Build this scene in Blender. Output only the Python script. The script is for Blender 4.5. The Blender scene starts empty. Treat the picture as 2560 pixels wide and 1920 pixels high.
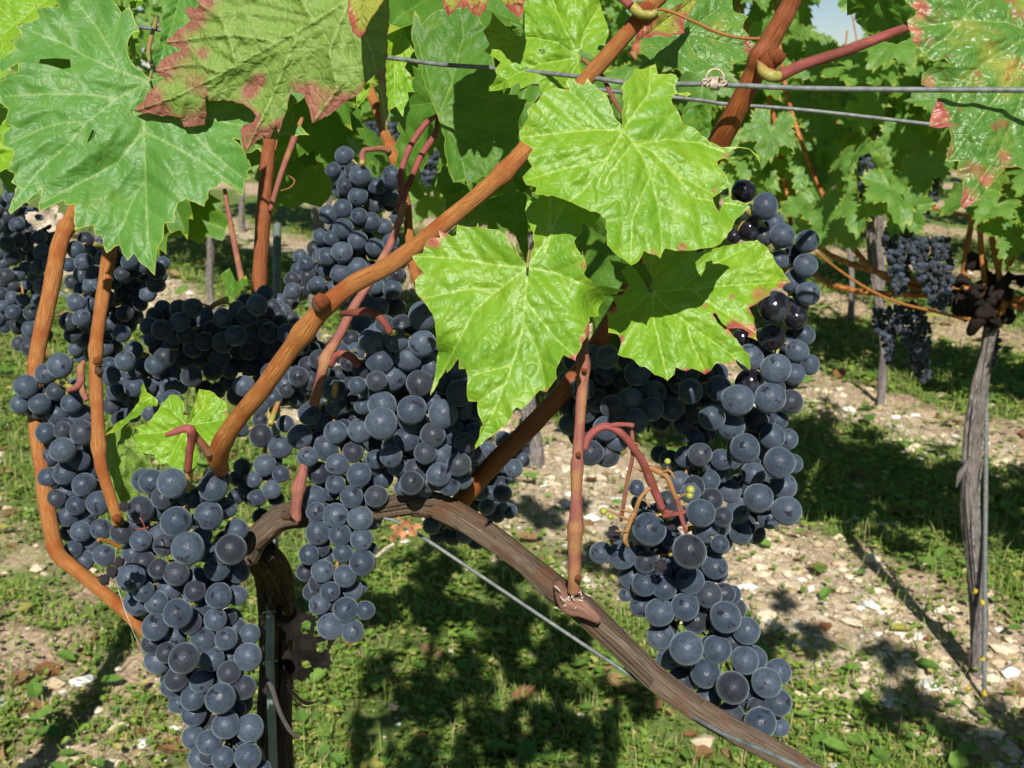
import bpy, math, random
import numpy as np
from mathutils import Vector, Matrix, Euler
from mathutils.geometry import delaunay_2d_cdt
from mathutils.kdtree import KDTree
random.seed(7); rng = np.random.default_rng(7)
SC = bpy.context.scene
COL = SC.collection
R = math.radians

# ------------------------------------------------------------------ camera, light
CAM_H, PITCH, FPX = 1.12, R(16.0), 2745.0        # focal length in photo pixels (2560 wide)
cam_d = bpy.data.cameras.new('camera'); cam = bpy.data.objects.new('camera', cam_d); COL.objects.link(cam)
cam.location = (0, 0, CAM_H); cam.rotation_euler = (R(90) - PITCH, 0, 0)
cam_d.sensor_width = 36; cam_d.lens = 36 * FPX / 2560; cam_d.clip_start = .02; cam_d.clip_end = 3000
cam_d.dof.use_dof = True; cam_d.dof.focus_distance = .56; cam_d.dof.aperture_fstop = 26
SC.camera = cam
SUN_EL, SUN_AZ = R(41), R(1)                     # travels towards +Y, a touch towards -X
wd = bpy.data.worlds.new('World'); SC.world = wd; wd.use_nodes = True
wn = wd.node_tree.nodes; bg = wn['Background']
sky = wn.new('ShaderNodeTexSky'); sky.sky_type = 'NISHITA'; sky.sun_disc = False
sky.sun_elevation = SUN_EL; sky.sun_rotation = R(180 - 1); sky.air_density = 1.0; sky.dust_density = .0; sky.altitude = 2500; sky.ozone_density = 2.0
wd.node_tree.links.new(sky.outputs[0], bg.inputs[0]); bg.inputs[1].default_value = .050
sd = bpy.data.lights.new('sun', 'SUN'); sun = bpy.data.objects.new('sun', sd); COL.objects.link(sun)
sd.energy = 5.0; sd.angle = R(.55); sd.color = (1, .965, .90)
trav = Vector((math.sin(SUN_AZ) * math.cos(SUN_EL), math.cos(SUN_AZ) * math.cos(SUN_EL), -math.sin(SUN_EL)))
sun.rotation_euler = trav.to_track_quat('-Z', 'Y').to_euler(); sun.location = (0, -3, 5)
SC.view_settings.view_transform = 'Standard'; SC.view_settings.look = 'None'
SC.view_settings.exposure = 0.46; SC.view_settings.gamma = 1
SC.render.engine = 'CYCLES'
SC.cycles.max_bounces = 6; SC.cycles.transparent_max_bounces = 6

# ------------------------------------------------------------------ helpers
CF = np.array((0, math.cos(PITCH), -math.sin(PITCH))); CU = np.array((0, math.sin(PITCH), math.cos(PITCH))); CR = np.array((1., 0, 0))
C0 = np.array((0, 0, CAM_H))
def P(u, v, d):
    u = np.asarray(u, float); v = np.asarray(v, float); d = np.asarray(d, float)
    return C0 + d[..., None] * (CF + CR * ((u - 1280) / FPX)[..., None] + CU * ((960 - v) / FPX)[..., None])
CROP = {1: (0, 0, 2.3698), 2: (800, 0, 2.3698), 3: (1600, 0, 2.1833), 4: (0, 600, 2.3698), 5: (700, 600, 2.3698),
        6: (1400, 600, 1.9069), 7: (0, 1220, 2.3698), 8: (800, 1220, 2.3698), 9: (1500, 1200, 2.0868), 0: (0, 0, 1.0)}
def S(c, x, y): o = CROP[c]; return o[0] + x / o[2], o[1] + y / o[2]
def pts(c, s):
    a = np.array([float(t) for t in s.replace(',', ' ').split()]).reshape(-1, 2)
    o = CROP[c]; return np.stack([o[0] + a[:, 0] / o[2], o[1] + a[:, 1] / o[2]], 1)
def cat(*a): return np.concatenate(a)

def tag(o, label=None, category=None, group=None, kind=None):
    if label: o['label'] = label
    if category: o['category'] = category
    if group: o['group'] = group
    if kind: o['kind'] = kind
    return o
def empty(name, loc):
    o = bpy.data.objects.new(name, None); o.location = loc; o.empty_display_size = .05; COL.objects.link(o); return o
def origin(o):
    p = Vector((0, 0, 0))
    while o is not None: p += o.location; o = o.parent
    return p
def link(name, me, parent=None, loc=(0, 0, 0), rot=None, scale=None):
    """an object whose loc is given in world space; parents are never rotated or scaled"""
    o = bpy.data.objects.new(name, me); COL.objects.link(o)
    o.parent = parent; o.location = Vector(loc) - (origin(parent) if parent else Vector((0, 0, 0)))
    if rot is not None: o.rotation_euler = rot
    if scale is not None: o.scale = (scale,) * 3 if isinstance(scale, (int, float)) else scale
    return o
def mesh(name, V, F, mat, uv=None, cols=None, smooth=True, loc=(0, 0, 0)):
    me = bpy.data.meshes.new(name)
    V = np.asarray(V, float) - np.asarray(loc, float); F = np.asarray(F)
    me.vertices.add(len(V)); me.vertices.foreach_set('co', V.ravel())
    k = F.shape[1]; me.loops.add(F.size); me.loops.foreach_set('vertex_index', F.ravel().astype(np.int32))
    me.polygons.add(len(F)); me.polygons.foreach_set('loop_start', np.arange(0, F.size, k, dtype=np.int32))
    me.polygons.foreach_set('use_smooth', np.full(len(F), smooth))
    if uv is not None:
        l = me.uv_layers.new(name='UVMap'); l.data.foreach_set('uv', np.asarray(uv)[F.ravel()].ravel())
    if cols is not None:
        a = me.color_attributes.new('data', 'FLOAT_COLOR', 'POINT'); a.data.foreach_set('color', np.asarray(cols, float).ravel())
    me.update(); me.validate()
    me.materials.append(mat); return me

# ------------------------------------------------------------------ materials
class NB:
    def __init__(s, name):
        s.m = bpy.data.materials.new(name); s.m.use_nodes = True; s.t = s.m.node_tree; s.n = s.t.nodes; s.b = s.n['Principled BSDF']; s.out = s.n['Material Output']
    def add(s, typ, **kw):
        n = s.n.new(typ)
        for k, v in kw.items():
            if k.startswith('i_'):
                kk = k[2:]; kk = int(kk) if kk.isdigit() else kk.replace('_', ' ')
                s.set(n.inputs[kk], v)
            else: setattr(n, k, v)
        return n
    def set(s, i, v):
        if isinstance(v, bpy.types.NodeSocket): s.t.links.new(v, i)
        elif isinstance(v, tuple) and len(v) == 3 and i.type == 'RGBA': i.default_value = (*v, 1)
        else: i.default_value = v
    def noise(s, vec, scale, detail=4, rough=.55, dist=0): return s.add('ShaderNodeTexNoise', i_Vector=vec, i_Scale=scale, i_Detail=detail, i_Roughness=rough, i_Distortion=dist).outputs[0]
    def ramp(s, f, a, b, c0=(0, 0, 0), c1=(1, 1, 1)):
        n = s.add('ShaderNodeValToRGB', i_0=f); e = n.color_ramp.elements
        e[0].position = a; e[1].position = b; e[0].color = (*c0, 1); e[1].color = (*c1, 1); return n.outputs[0]
    def mix(s, f, a, b, mode='MIX'):
        n = s.add('ShaderNodeMix', data_type='RGBA', blend_type=mode); s.set(n.inputs[0], f); s.set(n.inputs[6], a); s.set(n.inputs[7], b); return n.outputs[2]
    def math(s, op, a, b=0.0, clamp=False):
        n = s.add('ShaderNodeMath', operation=op, use_clamp=clamp); s.set(n.inputs[0], a); s.set(n.inputs[1], b); return n.outputs[0]
    def scale(s, vec, sc):
        n = s.add('ShaderNodeVectorMath', operation='MULTIPLY'); s.set(n.inputs[0], vec); n.inputs[1].default_value = sc; return n.outputs[0]
    def bump(s, h, dist, st=1.0, normal=None):
        n = s.add('ShaderNodeBump', i_Height=h, i_Distance=dist, i_Strength=st)
        if normal is not None: s.set(n.inputs['Normal'], normal)
        return n.outputs[0]

def berry_mat(name, bloom_lo, bloom_hi, gloss=False):
    m = NB(name); tc = m.add('ShaderNodeTexCoord').outputs['Object']
    oi = m.add('ShaderNodeObjectInfo').outputs['Random']
    off = m.add('ShaderNodeVectorMath', operation='ADD'); m.set(off.inputs[0], tc)
    cmb = m.add('ShaderNodeCombineXYZ', i_X=m.math('MULTIPLY', oi, 61.), i_Y=m.math('MULTIPLY', oi, 37.), i_Z=m.math('MULTIPLY', oi, 23.)).outputs[0]
    m.set(off.inputs[1], cmb); v = off.outputs[0]
    skin = m.mix(m.noise(v, 1.2), (.006, .006, .010), (.014, .009, .014))
    if gloss:
        pat = m.ramp(m.noise(v, .9, 3), .50, .60)
        bl = m.math('MULTIPLY', pat, .35)
    else:
        soft = m.ramp(m.noise(v, 1.7, 6, .65), .28, .68, (.42,) * 3, (1,) * 3)
        spk = m.ramp(m.noise(v, 9.5, 4, .7), .36, .43, (.22,) * 3, (1,) * 3)          # small rubbed specks
        where = m.ramp(m.noise(v, 2.2, 2), .36, .58)                              # in patches only
        spk = m.mix(where, (1, 1, 1), spk)
        rub = m.ramp(m.noise(v, 1.25, 3, .5), .33, .385, (.20,) * 3, (1,) * 3)        # larger wiped spots
        bl = m.mix(1., m.mix(1., soft, spk, 'MULTIPLY'), rub, 'MULTIPLY')
    lw = m.add('ShaderNodeLayerWeight', i_Blend=.32).outputs['Facing']
    bloomcol = m.mix(oi, bloom_lo, bloom_hi)
    colr = m.mix(bl, skin, bloomcol)
    m.set(m.b.inputs['Base Color'], colr)
    bf = m.add('ShaderNodeRGBToBW', i_0=bl).outputs[0] if not gloss else bl
    m.set(m.b.inputs['Roughness'], m.math('MULTIPLY_ADD', bf, .36, ) if False else m.add('ShaderNodeMapRange', i_0=bf, i_3=.13 if gloss else .25, i_4=.38).outputs[0])
    m.b.inputs['Specular IOR Level'].default_value = .5 if gloss else .14
    m.b.inputs['Sheen Weight'].default_value = .0 if gloss else .32; m.b.inputs['Sheen Roughness'].default_value = .45
    m.b.inputs['Sheen Tint'].default_value = (.68, .84, 1, 1)
    m.set(m.b.inputs['Normal'], m.bump(m.noise(v, 5, 2), .02, .05 if gloss else .10))
    return m.m
M_BERRY = berry_mat('berry_bloom', (.040, .057, .084), (.078, .101, .138))
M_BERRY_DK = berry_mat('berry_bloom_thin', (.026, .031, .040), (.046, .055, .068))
M_BERRY_GL = berry_mat('berry_wiped', (.07, .09, .12), (.09, .11, .15), gloss=True)

def leaf_mat(name, c0, c1, vein, under, red=0.0, spots=0.0, yellow=.3, rough=.38, trans=.42, tcol=None, relief=1.0, cell=230, spec=.45):
    """data: R main veins, G side veins, B nearness to the margin, A a free value"""
    m = NB(name); tc = m.add('ShaderNodeTexCoord').outputs['Object']
    at = m.add('ShaderNodeVertexColor', layer_name='data'); sep = m.add('ShaderNodeSeparateColor', i_0=at.outputs[0])
    rv, gv, mg = sep.outputs[0], sep.outputs[1], sep.outputs[2]; al = at.outputs[1]
    oi = m.add('ShaderNodeObjectInfo').outputs['Random']
    wob = m.add('ShaderNodeVectorMath', operation='ADD'); m.set(wob.inputs[0], tc)
    nz = m.add('ShaderNodeTexNoise', i_Vector=tc, i_Scale=120., i_Detail=3.); m.set(wob.inputs[1], m.scale(nz.outputs[1], (.005,) * 3))
    vo = m.add('ShaderNodeTexVoronoi', feature='DISTANCE_TO_EDGE', i_Vector=wob.outputs[0], i_Scale=float(cell)).outputs[0]
    vo2 = m.add('ShaderNodeTexVoronoi', feature='DISTANCE_TO_EDGE', i_Vector=wob.outputs[0], i_Scale=cell * 2.6).outputs[0]
    big = m.noise(tc, 28, 4); fine = m.noise(tc, 300, 4, .7)
    rd, gd = rv, gv
    rv = m.ramp(rd, .015, .085, (1,) * 3, (0,) * 3); gv = m.ramp(gd, .015, .075, (1,) * 3, (0,) * 3)
    g = m.mix(m.ramp(big, .34, .66), c0, c1)
    g = m.mix(m.math('MULTIPLY', m.ramp(m.noise(tc, 60, 3, .6), .55, .75), yellow), g, (.34, .38, .02))
    g = m.mix(m.ramp(oi, 0, 1, (0,) * 3, (.28,) * 3), g, (c0[0] * .55, c0[1] * .62, c0[2] * .8))
    g = m.mix(m.ramp(vo, .0, .05, (.10,) * 3, (0,) * 3), g, vein)
    g = m.mix(m.ramp(vo2, 0, .07, (.22,) * 3, (0,) * 3), g, (c0[0] * .6, c0[1] * .7, c0[2]))
    g = m.mix(.10, g, m.mix(fine, (.02, .05, .005), (.4, .5, .1)))
    g = m.mix(m.ramp(m.noise(tc, 420, 2), .70, .76, (0,) * 3, (.7,) * 3), g, (.20, .10, .03))        # pin-prick spots
    g = m.mix(m.ramp(m.noise(tc, 16, 5, .65), .44, .70, (0,) * 3, (.45,) * 3), g, (c0[0] * .6, c0[1] * .75, c0[2]))
    # thin yellow margin, red blotches
    g = m.mix(m.ramp(mg, .86, .99, (0,) * 3, (.7,) * 3), g, (.38, .40, .05))
    redn = m.noise(tc, 42, 4, .6)
    rsum = m.math('ADD', m.math('MULTIPLY', mg, .55 * red), m.math('MULTIPLY', al, 1.0))
    rsum = m.math('ADD', rsum, m.math('MULTIPLY', m.math('SUBTRACT', redn, .5), 1.8 if red + spots > 0 else 0.))
    redf = m.ramp(rsum, .36, .80)
    redc = m.mix(m.ramp(m.noise(tc, 75, 4), .35, .65), (.28, .035, .045), (.46, .15, .09))
    g = m.mix(redf, g, redc)
    if spots:
        sp = m.math('MULTIPLY', m.ramp(m.noise(tc, 85, 3), .60, .70), spots)
        g = m.mix(sp, g, (.27, .055, .05)); sp2 = m.math('MULTIPLY', m.ramp(m.noise(m.scale(tc, (1, 1, 1.01)), 36, 3), .55, .72), spots * .6)
        g = m.mix(sp2, g, (.38, .34, .05))
    vf = m.math('MAXIMUM', m.math('MULTIPLY', rv, .62), m.math('MULTIPLY', gv, .13))
    top = m.mix(vf, g, vein)
    und = m.mix(m.math('MULTIPLY', redf, .85), m.mix(m.ramp(vo, 0, .08, (.5,) * 3, (0,) * 3), under, (.20, .29, .07)), (.30, .075, .07))
    und = m.mix(m.math('MULTIPLY', vf, .9), und, (.33, .40, .13))
    bk = m.add('ShaderNodeNewGeometry').outputs['Backfacing']
    col = m.mix(bk, top, und); m.set(m.b.inputs['Base Color'], col)
    def soft(f, w):
        n = m.add('ShaderNodeMapRange', interpolation_type='SMOOTHSTEP', i_0=f, i_2=w); return n.outputs[0]
    h = m.math('ADD', m.math('MULTIPLY', soft(vo, .26), .42), m.math('MULTIPLY', soft(vo2, .2), .07))
    h = m.math('ADD', h, m.math('MULTIPLY', m.noise(tc, 80, 2), .25)); h = m.math('ADD', h, m.math('MULTIPLY', fine, .035))
    h = m.math('ADD', h, m.math('MULTIPLY', soft(gd, .5), .75)); h = m.math('ADD', h, m.math('MULTIPLY', soft(rd, .4), .8))
    nrm = m.bump(h, .0011 * relief, .8); m.set(m.b.inputs['Normal'], nrm)
    m.set(m.b.inputs['Roughness'], m.mix(bk, (rough,) * 3, (.62,) * 3)); m.b.inputs['Specular IOR Level'].default_value = spec
    tr = m.add('ShaderNodeBsdfTranslucent'); tcn = m.mix(redf, tcol or (.30, .50, .03), (.5, .12, .03)); m.set(tr.inputs[0], tcn); m.set(tr.inputs['Normal'], nrm)
    mx = m.add('ShaderNodeMixShader'); mx.inputs[0].default_value = trans; m.set(mx.inputs[1], m.b.outputs[0]); m.set(mx.inputs[2], tr.outputs[0])
    m.t.links.new(mx.outputs[0], m.out.inputs[0]); return m.m
LEAFY = dict(under=(.175, .275, .045))
M_L1 = leaf_mat('leaf_bluegreen', (.058, .19, .024), (.095, .26, .038), (.22, .32, .09), relief=.40, rough=.50, trans=.18, yellow=.25, spec=.42, **LEAFY)
M_L2 = leaf_mat('leaf_redding', (.12, .25, .022), (.19, .34, .032), (.30, .36, .12), red=1.1, relief=.9, trans=.2, tcol=(.18, .28, .02), **LEAFY)
M_L4 = leaf_mat('leaf_lime', (.115, .285, .008), (.27, .46, .016), (.36, .47, .09), red=.12, relief=.46, rough=.47, yellow=.6, trans=.22, spec=.5, **LEAFY)
M_L6 = leaf_mat('leaf_lime_burnt', (.125, .30, .008), (.28, .47, .016), (.38, .48, .09), red=.42, spots=.12, relief=.45, rough=.47, yellow=.6, trans=.22, spec=.45, **LEAFY)
M_L9 = leaf_mat('leaf_spotted', (.06, .17, .025), (.10, .23, .035), (.24, .32, .10), red=.45, spots=1.0, relief=.7, trans=.2, **LEAFY)
M_LD = leaf_mat('leaf_plain', (.045, .15, .012), (.09, .22, .022), (.18, .28, .06), relief=.40, spec=.28, rough=.48, trans=.30, **LEAFY)
M_LP = leaf_mat('leaf_pink', (.30, .38, .04), (.42, .42, .08), (.5, .42, .12), red=1.35, relief=.7, trans=.3, tcol=(.5, .35, .05), **LEAFY)
M_LF = leaf_mat('leaf_far', (.07, .21, .03), (.22, .40, .065), (.24, .38, .10), relief=.9, rough=.42, trans=.42, cell=150, yellow=.3, **LEAFY)

def wood_mat(name, dark, light, su=26, sv=3.0, rough=.5, spec=.35, bump=.0004, patch=None):
    m = NB(name); uv = m.add('ShaderNodeTexCoord').outputs['UV']; ob = m.add('ShaderNodeTexCoord').outputs['Object']
    st = m.noise(m.scale(uv, (su, sv, 1)), 1., 6, .7, .3); st2 = m.noise(m.scale(uv, (su * 2.7, sv * 1.3, 1)), 1., 4, .6)
    c = m.mix(m.ramp(st, .34, .66), dark, light)
    c = m.mix(m.ramp(st2, .40, .54, (.65,) * 3, (0,) * 3), c, tuple(x * .40 for x in dark))
    if patch: c = m.mix(m.ramp(m.noise(ob, 55, 4), .50, .66), c, patch)
    c = m.mix(m.ramp(m.noise(ob, 900, 3), .62, .70, (0,) * 3, (.5,) * 3), c, tuple(x * .25 for x in dark))
    m.set(m.b.inputs['Base Color'], c); m.b.inputs['Roughness'].default_value = rough; m.b.inputs['Specular IOR Level'].default_value = spec
    m.set(m.b.inputs['Normal'], m.bump(m.math('ADD', st, m.math('MULTIPLY', st2, .6)), bump, .9)); return m.m
M_CANE = wood_mat('cane_bark', (.26, .085, .018), (.60, .26, .075), patch=(.30, .085, .02), bump=.0009, su=34, spec=.25, rough=.55)
M_CANE_R = wood_mat('cane_bark_red', (.17, .042, .012), (.42, .135, .035), su=26, patch=(.20, .05, .015), rough=.5, spec=.3, bump=.0008)
M_SHOOT = wood_mat('shoot_pink', (.25, .075, .06), (.36, .14, .10), su=18, rough=.55, spec=.25, patch=(.34, .17, .07), bump=.0005)
M_STALK = wood_mat('stalk_red', (.24, .05, .045), (.42, .13, .11), su=14, rough=.6, spec=.2, bump=.0004, patch=(.16, .05, .03))
M_STALK_G = wood_mat('stalk_green', (.26, .25, .05), (.42, .36, .09), su=8, rough=.45, bump=.0001, patch=(.40, .16, .07))
M_PED = wood_mat('pedicel', (.30, .12, .05), (.44, .27, .09), su=8, rough=.55, spec=.2, bump=.0002)
M_OLD = wood_mat('old_wood', (.085, .055, .036), (.38, .28, .195), su=34, sv=2.4, rough=.85, spec=.12, bump=.0026, patch=(.20, .10, .055))
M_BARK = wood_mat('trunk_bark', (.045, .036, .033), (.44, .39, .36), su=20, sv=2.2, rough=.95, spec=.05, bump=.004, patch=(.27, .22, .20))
M_TENDRIL = wood_mat('tendril_orange', (.30, .11, .025), (.48, .20, .05), su=6, rough=.4)
def plain(name, c, rough=.5, metal=0., var=.25, sc=200, spec=.4, bump=0.):
    m = NB(name); ob = m.add('ShaderNodeTexCoord').outputs['Object']; n = m.noise(ob, float(sc), 4)
    m.set(m.b.inputs['Base Color'], m.mix(m.ramp(n, .3, .7), tuple(x * (1 - var) for x in c), tuple(min(1, x * (1 + var)) for x in c)))
    m.b.inputs['Roughness'].default_value = rough; m.b.inputs['Metallic'].default_value = metal; m.b.inputs['Specular IOR Level'].default_value = spec
    if bump: m.set(m.b.inputs['Normal'], m.bump(n, bump))
    return m.m
M_WIRE = plain('wire_zinc', (.15, .16, .155), .6, .15, .4, 260)
M_STAKE = plain('stake_zinc', (.16, .19, .18), .55, .3, .25, 120)
M_DRY = plain('dry_curl', (.42, .34, .26), .7, 0, .35, 400, bump=.0005)
M_DRYLEAF = plain('dry_leaf', (.36, .17, .07), .7, 0, .45, 260, bump=.001)
M_SHRIV = plain('shrivelled', (.055, .045, .06), .6, 0, .6, 350, bump=.0012)
M_GREENB = plain('unripe', (.30, .30, .05), .35, 0, .3, 500)
M_THREAD = plain('thread', (.7, .68, .6), .3)
M_LICHEN = plain('lichen', (.45, .33, .03), .9, 0, .3, 300, bump=.001)

# ------------------------------------------------------------------ tubes
def catmull(A, n):
    A = np.asarray(A, float)
    if len(A) == 2: t = np.linspace(0, 1, n * 1 + 1)[:, None]; return A[0] * (1 - t) + A[1] * t
    Q = np.vstack([2 * A[0] - A[1], A, 2 * A[-1] - A[-2]]); out = []
    for i in range(1, len(Q) - 2):
        p0, p1, p2, p3 = Q[i - 1], Q[i], Q[i + 1], Q[i + 2]
        for t in np.arange(n) / n:
            out.append(.5 * ((2 * p1) + (-p0 + p2) * t + (2 * p0 - 5 * p1 + 4 * p2 - p3) * t * t + (-p0 + 3 * p1 - 3 * p2 + p3) * t ** 3))
    out.append(Q[-2]); return np.array(out)
def tube_geo(W, rad, seg=12, n=6, rough=0., twist=0., lump=None, spline=True):
    """W world points, rad metres at each -> V, F, UV"""
    if spline: A = catmull(np.column_stack([W, rad]), n)
    else: A = np.column_stack([W, rad])
    p, r = A[:, :3], np.maximum(A[:, 3], 1e-5)
    T = np.gradient(p, axis=0); T /= np.linalg.norm(T, axis=1)[:, None] + 1e-12
    u = np.cross(T[0], (0.3, .1, 1.)); u /= np.linalg.norm(u); V = []; UV = []
    Ls = np.concatenate([[0], np.cumsum(np.linalg.norm(np.diff(p, axis=0), axis=1))])
    ph = rng.uniform(0, 6.28, 40); th = np.linspace(0, 2 * np.pi, seg, endpoint=False)
    for i in range(len(p)):
        u = u - T[i] * np.dot(u, T[i]); u /= np.linalg.norm(u); w = np.cross(T[i], u)
        rr = np.full(seg, r[i])
        if rough:
            s = Ls[i]
            for k in range(1, 9):
                rr = rr * (1 + rough / k ** .6 * np.sin((k + 1) * th + ph[k] + math.sin(s * 23 + ph[k + 9]) * .8 + s * 3 * math.cos(ph[k + 20])))
        if lump is not None: rr = rr * (1 + lump * rng.normal(0, 1))
        V.append(p[i] + rr[:, None] * (np.cos(th + twist * Ls[i])[:, None] * u + np.sin(th + twist * Ls[i])[:, None] * w))
        UV.append(np.column_stack([np.minimum(th, 2 * np.pi - th) / np.pi, np.full(seg, Ls[i] / .05)]))
    V = np.vstack(V); UV = np.vstack(UV); m = len(p); F = []
    i, j = np.meshgrid(np.arange(m - 1), np.arange(seg), indexing='ij'); a = i * seg + j; b = i * seg + (j + 1) % seg
    F = np.stack([a, b, b + seg, a + seg], -1).reshape(-1, 4)
    c0, c1 = len(V), len(V) + 1; V = np.vstack([V, p[0], p[-1]]); UV = np.vstack([UV, UV[0], UV[-2]])
    j = np.arange(seg); k = (j + 1) % seg
    caps = np.vstack([np.stack([k, j, np.full(seg, c0), np.full(seg, c0)], -1), np.stack([(m - 1) * seg + j, (m - 1) * seg + k, np.full(seg, c1), np.full(seg, c1)], -1)])
    # quads + cap triangles as one triangle list
    T1 = np.vstack([F[:, [0, 1, 2]], F[:, [0, 2, 3]], caps[:, :3]])
    return V, T1, UV
def merge(parts):
    V, F, U, o = [], [], [], 0
    for v, f, u in parts: V.append(v); F.append(np.asarray(f) + o); U.append(u); o += len(v)
    return np.vstack(V), np.vstack(F), np.vstack(U)
def path(c, s):
    """'x y depth width_px ...' in crop c -> world points, radii"""
    a = np.array([float(t) for t in s.split()]).reshape(-1, 4); o = CROP[c]
    u = o[0] + a[:, 0] / o[2]; v = o[1] + a[:, 1] / o[2]
    return P(u, v, a[:, 2]), a[:, 3] / 2 / o[2] * a[:, 2] / FPX
def tube(name, W, rad, mat, parent=None, **kw):
    V, F, U = tube_geo(W, rad, **kw); loc = np.asarray(W[0], float)
    return link(name, mesh(name, V, F, mat, uv=U, loc=loc), parent, loc)
def cane(name, c, s, mat, parent=None, nodes=(), **kw):
    W, r = path(c, s); kw.setdefault('seg', 16); kw.setdefault('n', 8)
    A = catmull(np.column_stack([W, r]), kw.pop('n')); W, r = A[:, :3], A[:, 3].copy()
    m = len(r)
    for f in nodes:                                   # swollen joints
        x = (np.arange(m) / (m - 1) - f) * np.linalg.norm(W[-1] - W[0]); r *= 1 + .20 * np.exp(-(x / .0045) ** 2)
    r *= 1 + .025 * np.sin(np.arange(m) * .9) + .02 * rng.normal(0, 1, m).cumsum() / math.sqrt(m)
    return tube(name, W, r, mat, parent, spline=False, rough=.018, **kw)

# ------------------------------------------------------------------ leaves
def inpoly(p, poly):
    x, y = p[:, 0], p[:, 1]; r = np.zeros(len(p), bool); q = np.concatenate([poly[1:], poly[:1]])
    if len(p) == 1:
        y1, y2, x1, x2 = poly[:, 1], q[:, 1], poly[:, 0], q[:, 0]; s = (y1 > y[0]) != (y2 > y[0])
        return np.array([np.count_nonzero(x[0] < (x2[s] - x1[s]) * (y[0] - y1[s]) / (y2[s] - y1[s]) + x1[s]) % 2 == 1])
    for (x1, y1), (x2, y2) in zip(poly, q):
        if y1 == y2: continue
        c = ((y1 > y) != (y2 > y)) & (x < (x2 - x1) * (y - y1) / (y2 - y1) + x1); r ^= c
    return r
def segdist(p, A, B):
    A, B = np.asarray(A), np.asarray(B)
    if len(p) == 1:
        ab = B - A; t = np.clip(((p - A) * ab).sum(1) / ((ab ** 2).sum(1) + 1e-9), 0, 1); return np.array([np.hypot(*(p - A - t[:, None] * ab).T).min()])
    if len(A) > 40:
        L = np.hypot(*(B - A).T); st = max(L.mean() * .34, 1e-6); Q = np.vstack([A[i] + (B[i] - A[i]) * np.linspace(0, 1, max(2, int(L[i] / st) + 1))[:, None] for i in range(len(A))])
        kd = KDTree(len(Q))
        for i, q in enumerate(Q): kd.insert((q[0], q[1], 0), i)
        kd.balance(); return np.array([kd.find((x, y, 0))[2] for x, y in p])
    d = np.full(len(p), 1e9)
    for a, b in zip(A, B):
        ab = b - a; L = (ab ** 2).sum() + 1e-9; t = np.clip(((p - a) @ ab) / L, 0, 1); d = np.minimum(d, np.hypot(*(p - a - t[:, None] * ab).T))
    return d
def resample(poly, step, closed=False):
    if closed: poly = np.vstack([poly, poly[:1]])
    out = []
    for a, b in zip(poly[:-1], poly[1:]):
        n = max(1, int(np.linalg.norm(b - a) / step)); out += [a + (b - a) * k / n for k in range(n)]
    if not closed: out.append(poly[-1])
    return np.array(out)
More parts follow.
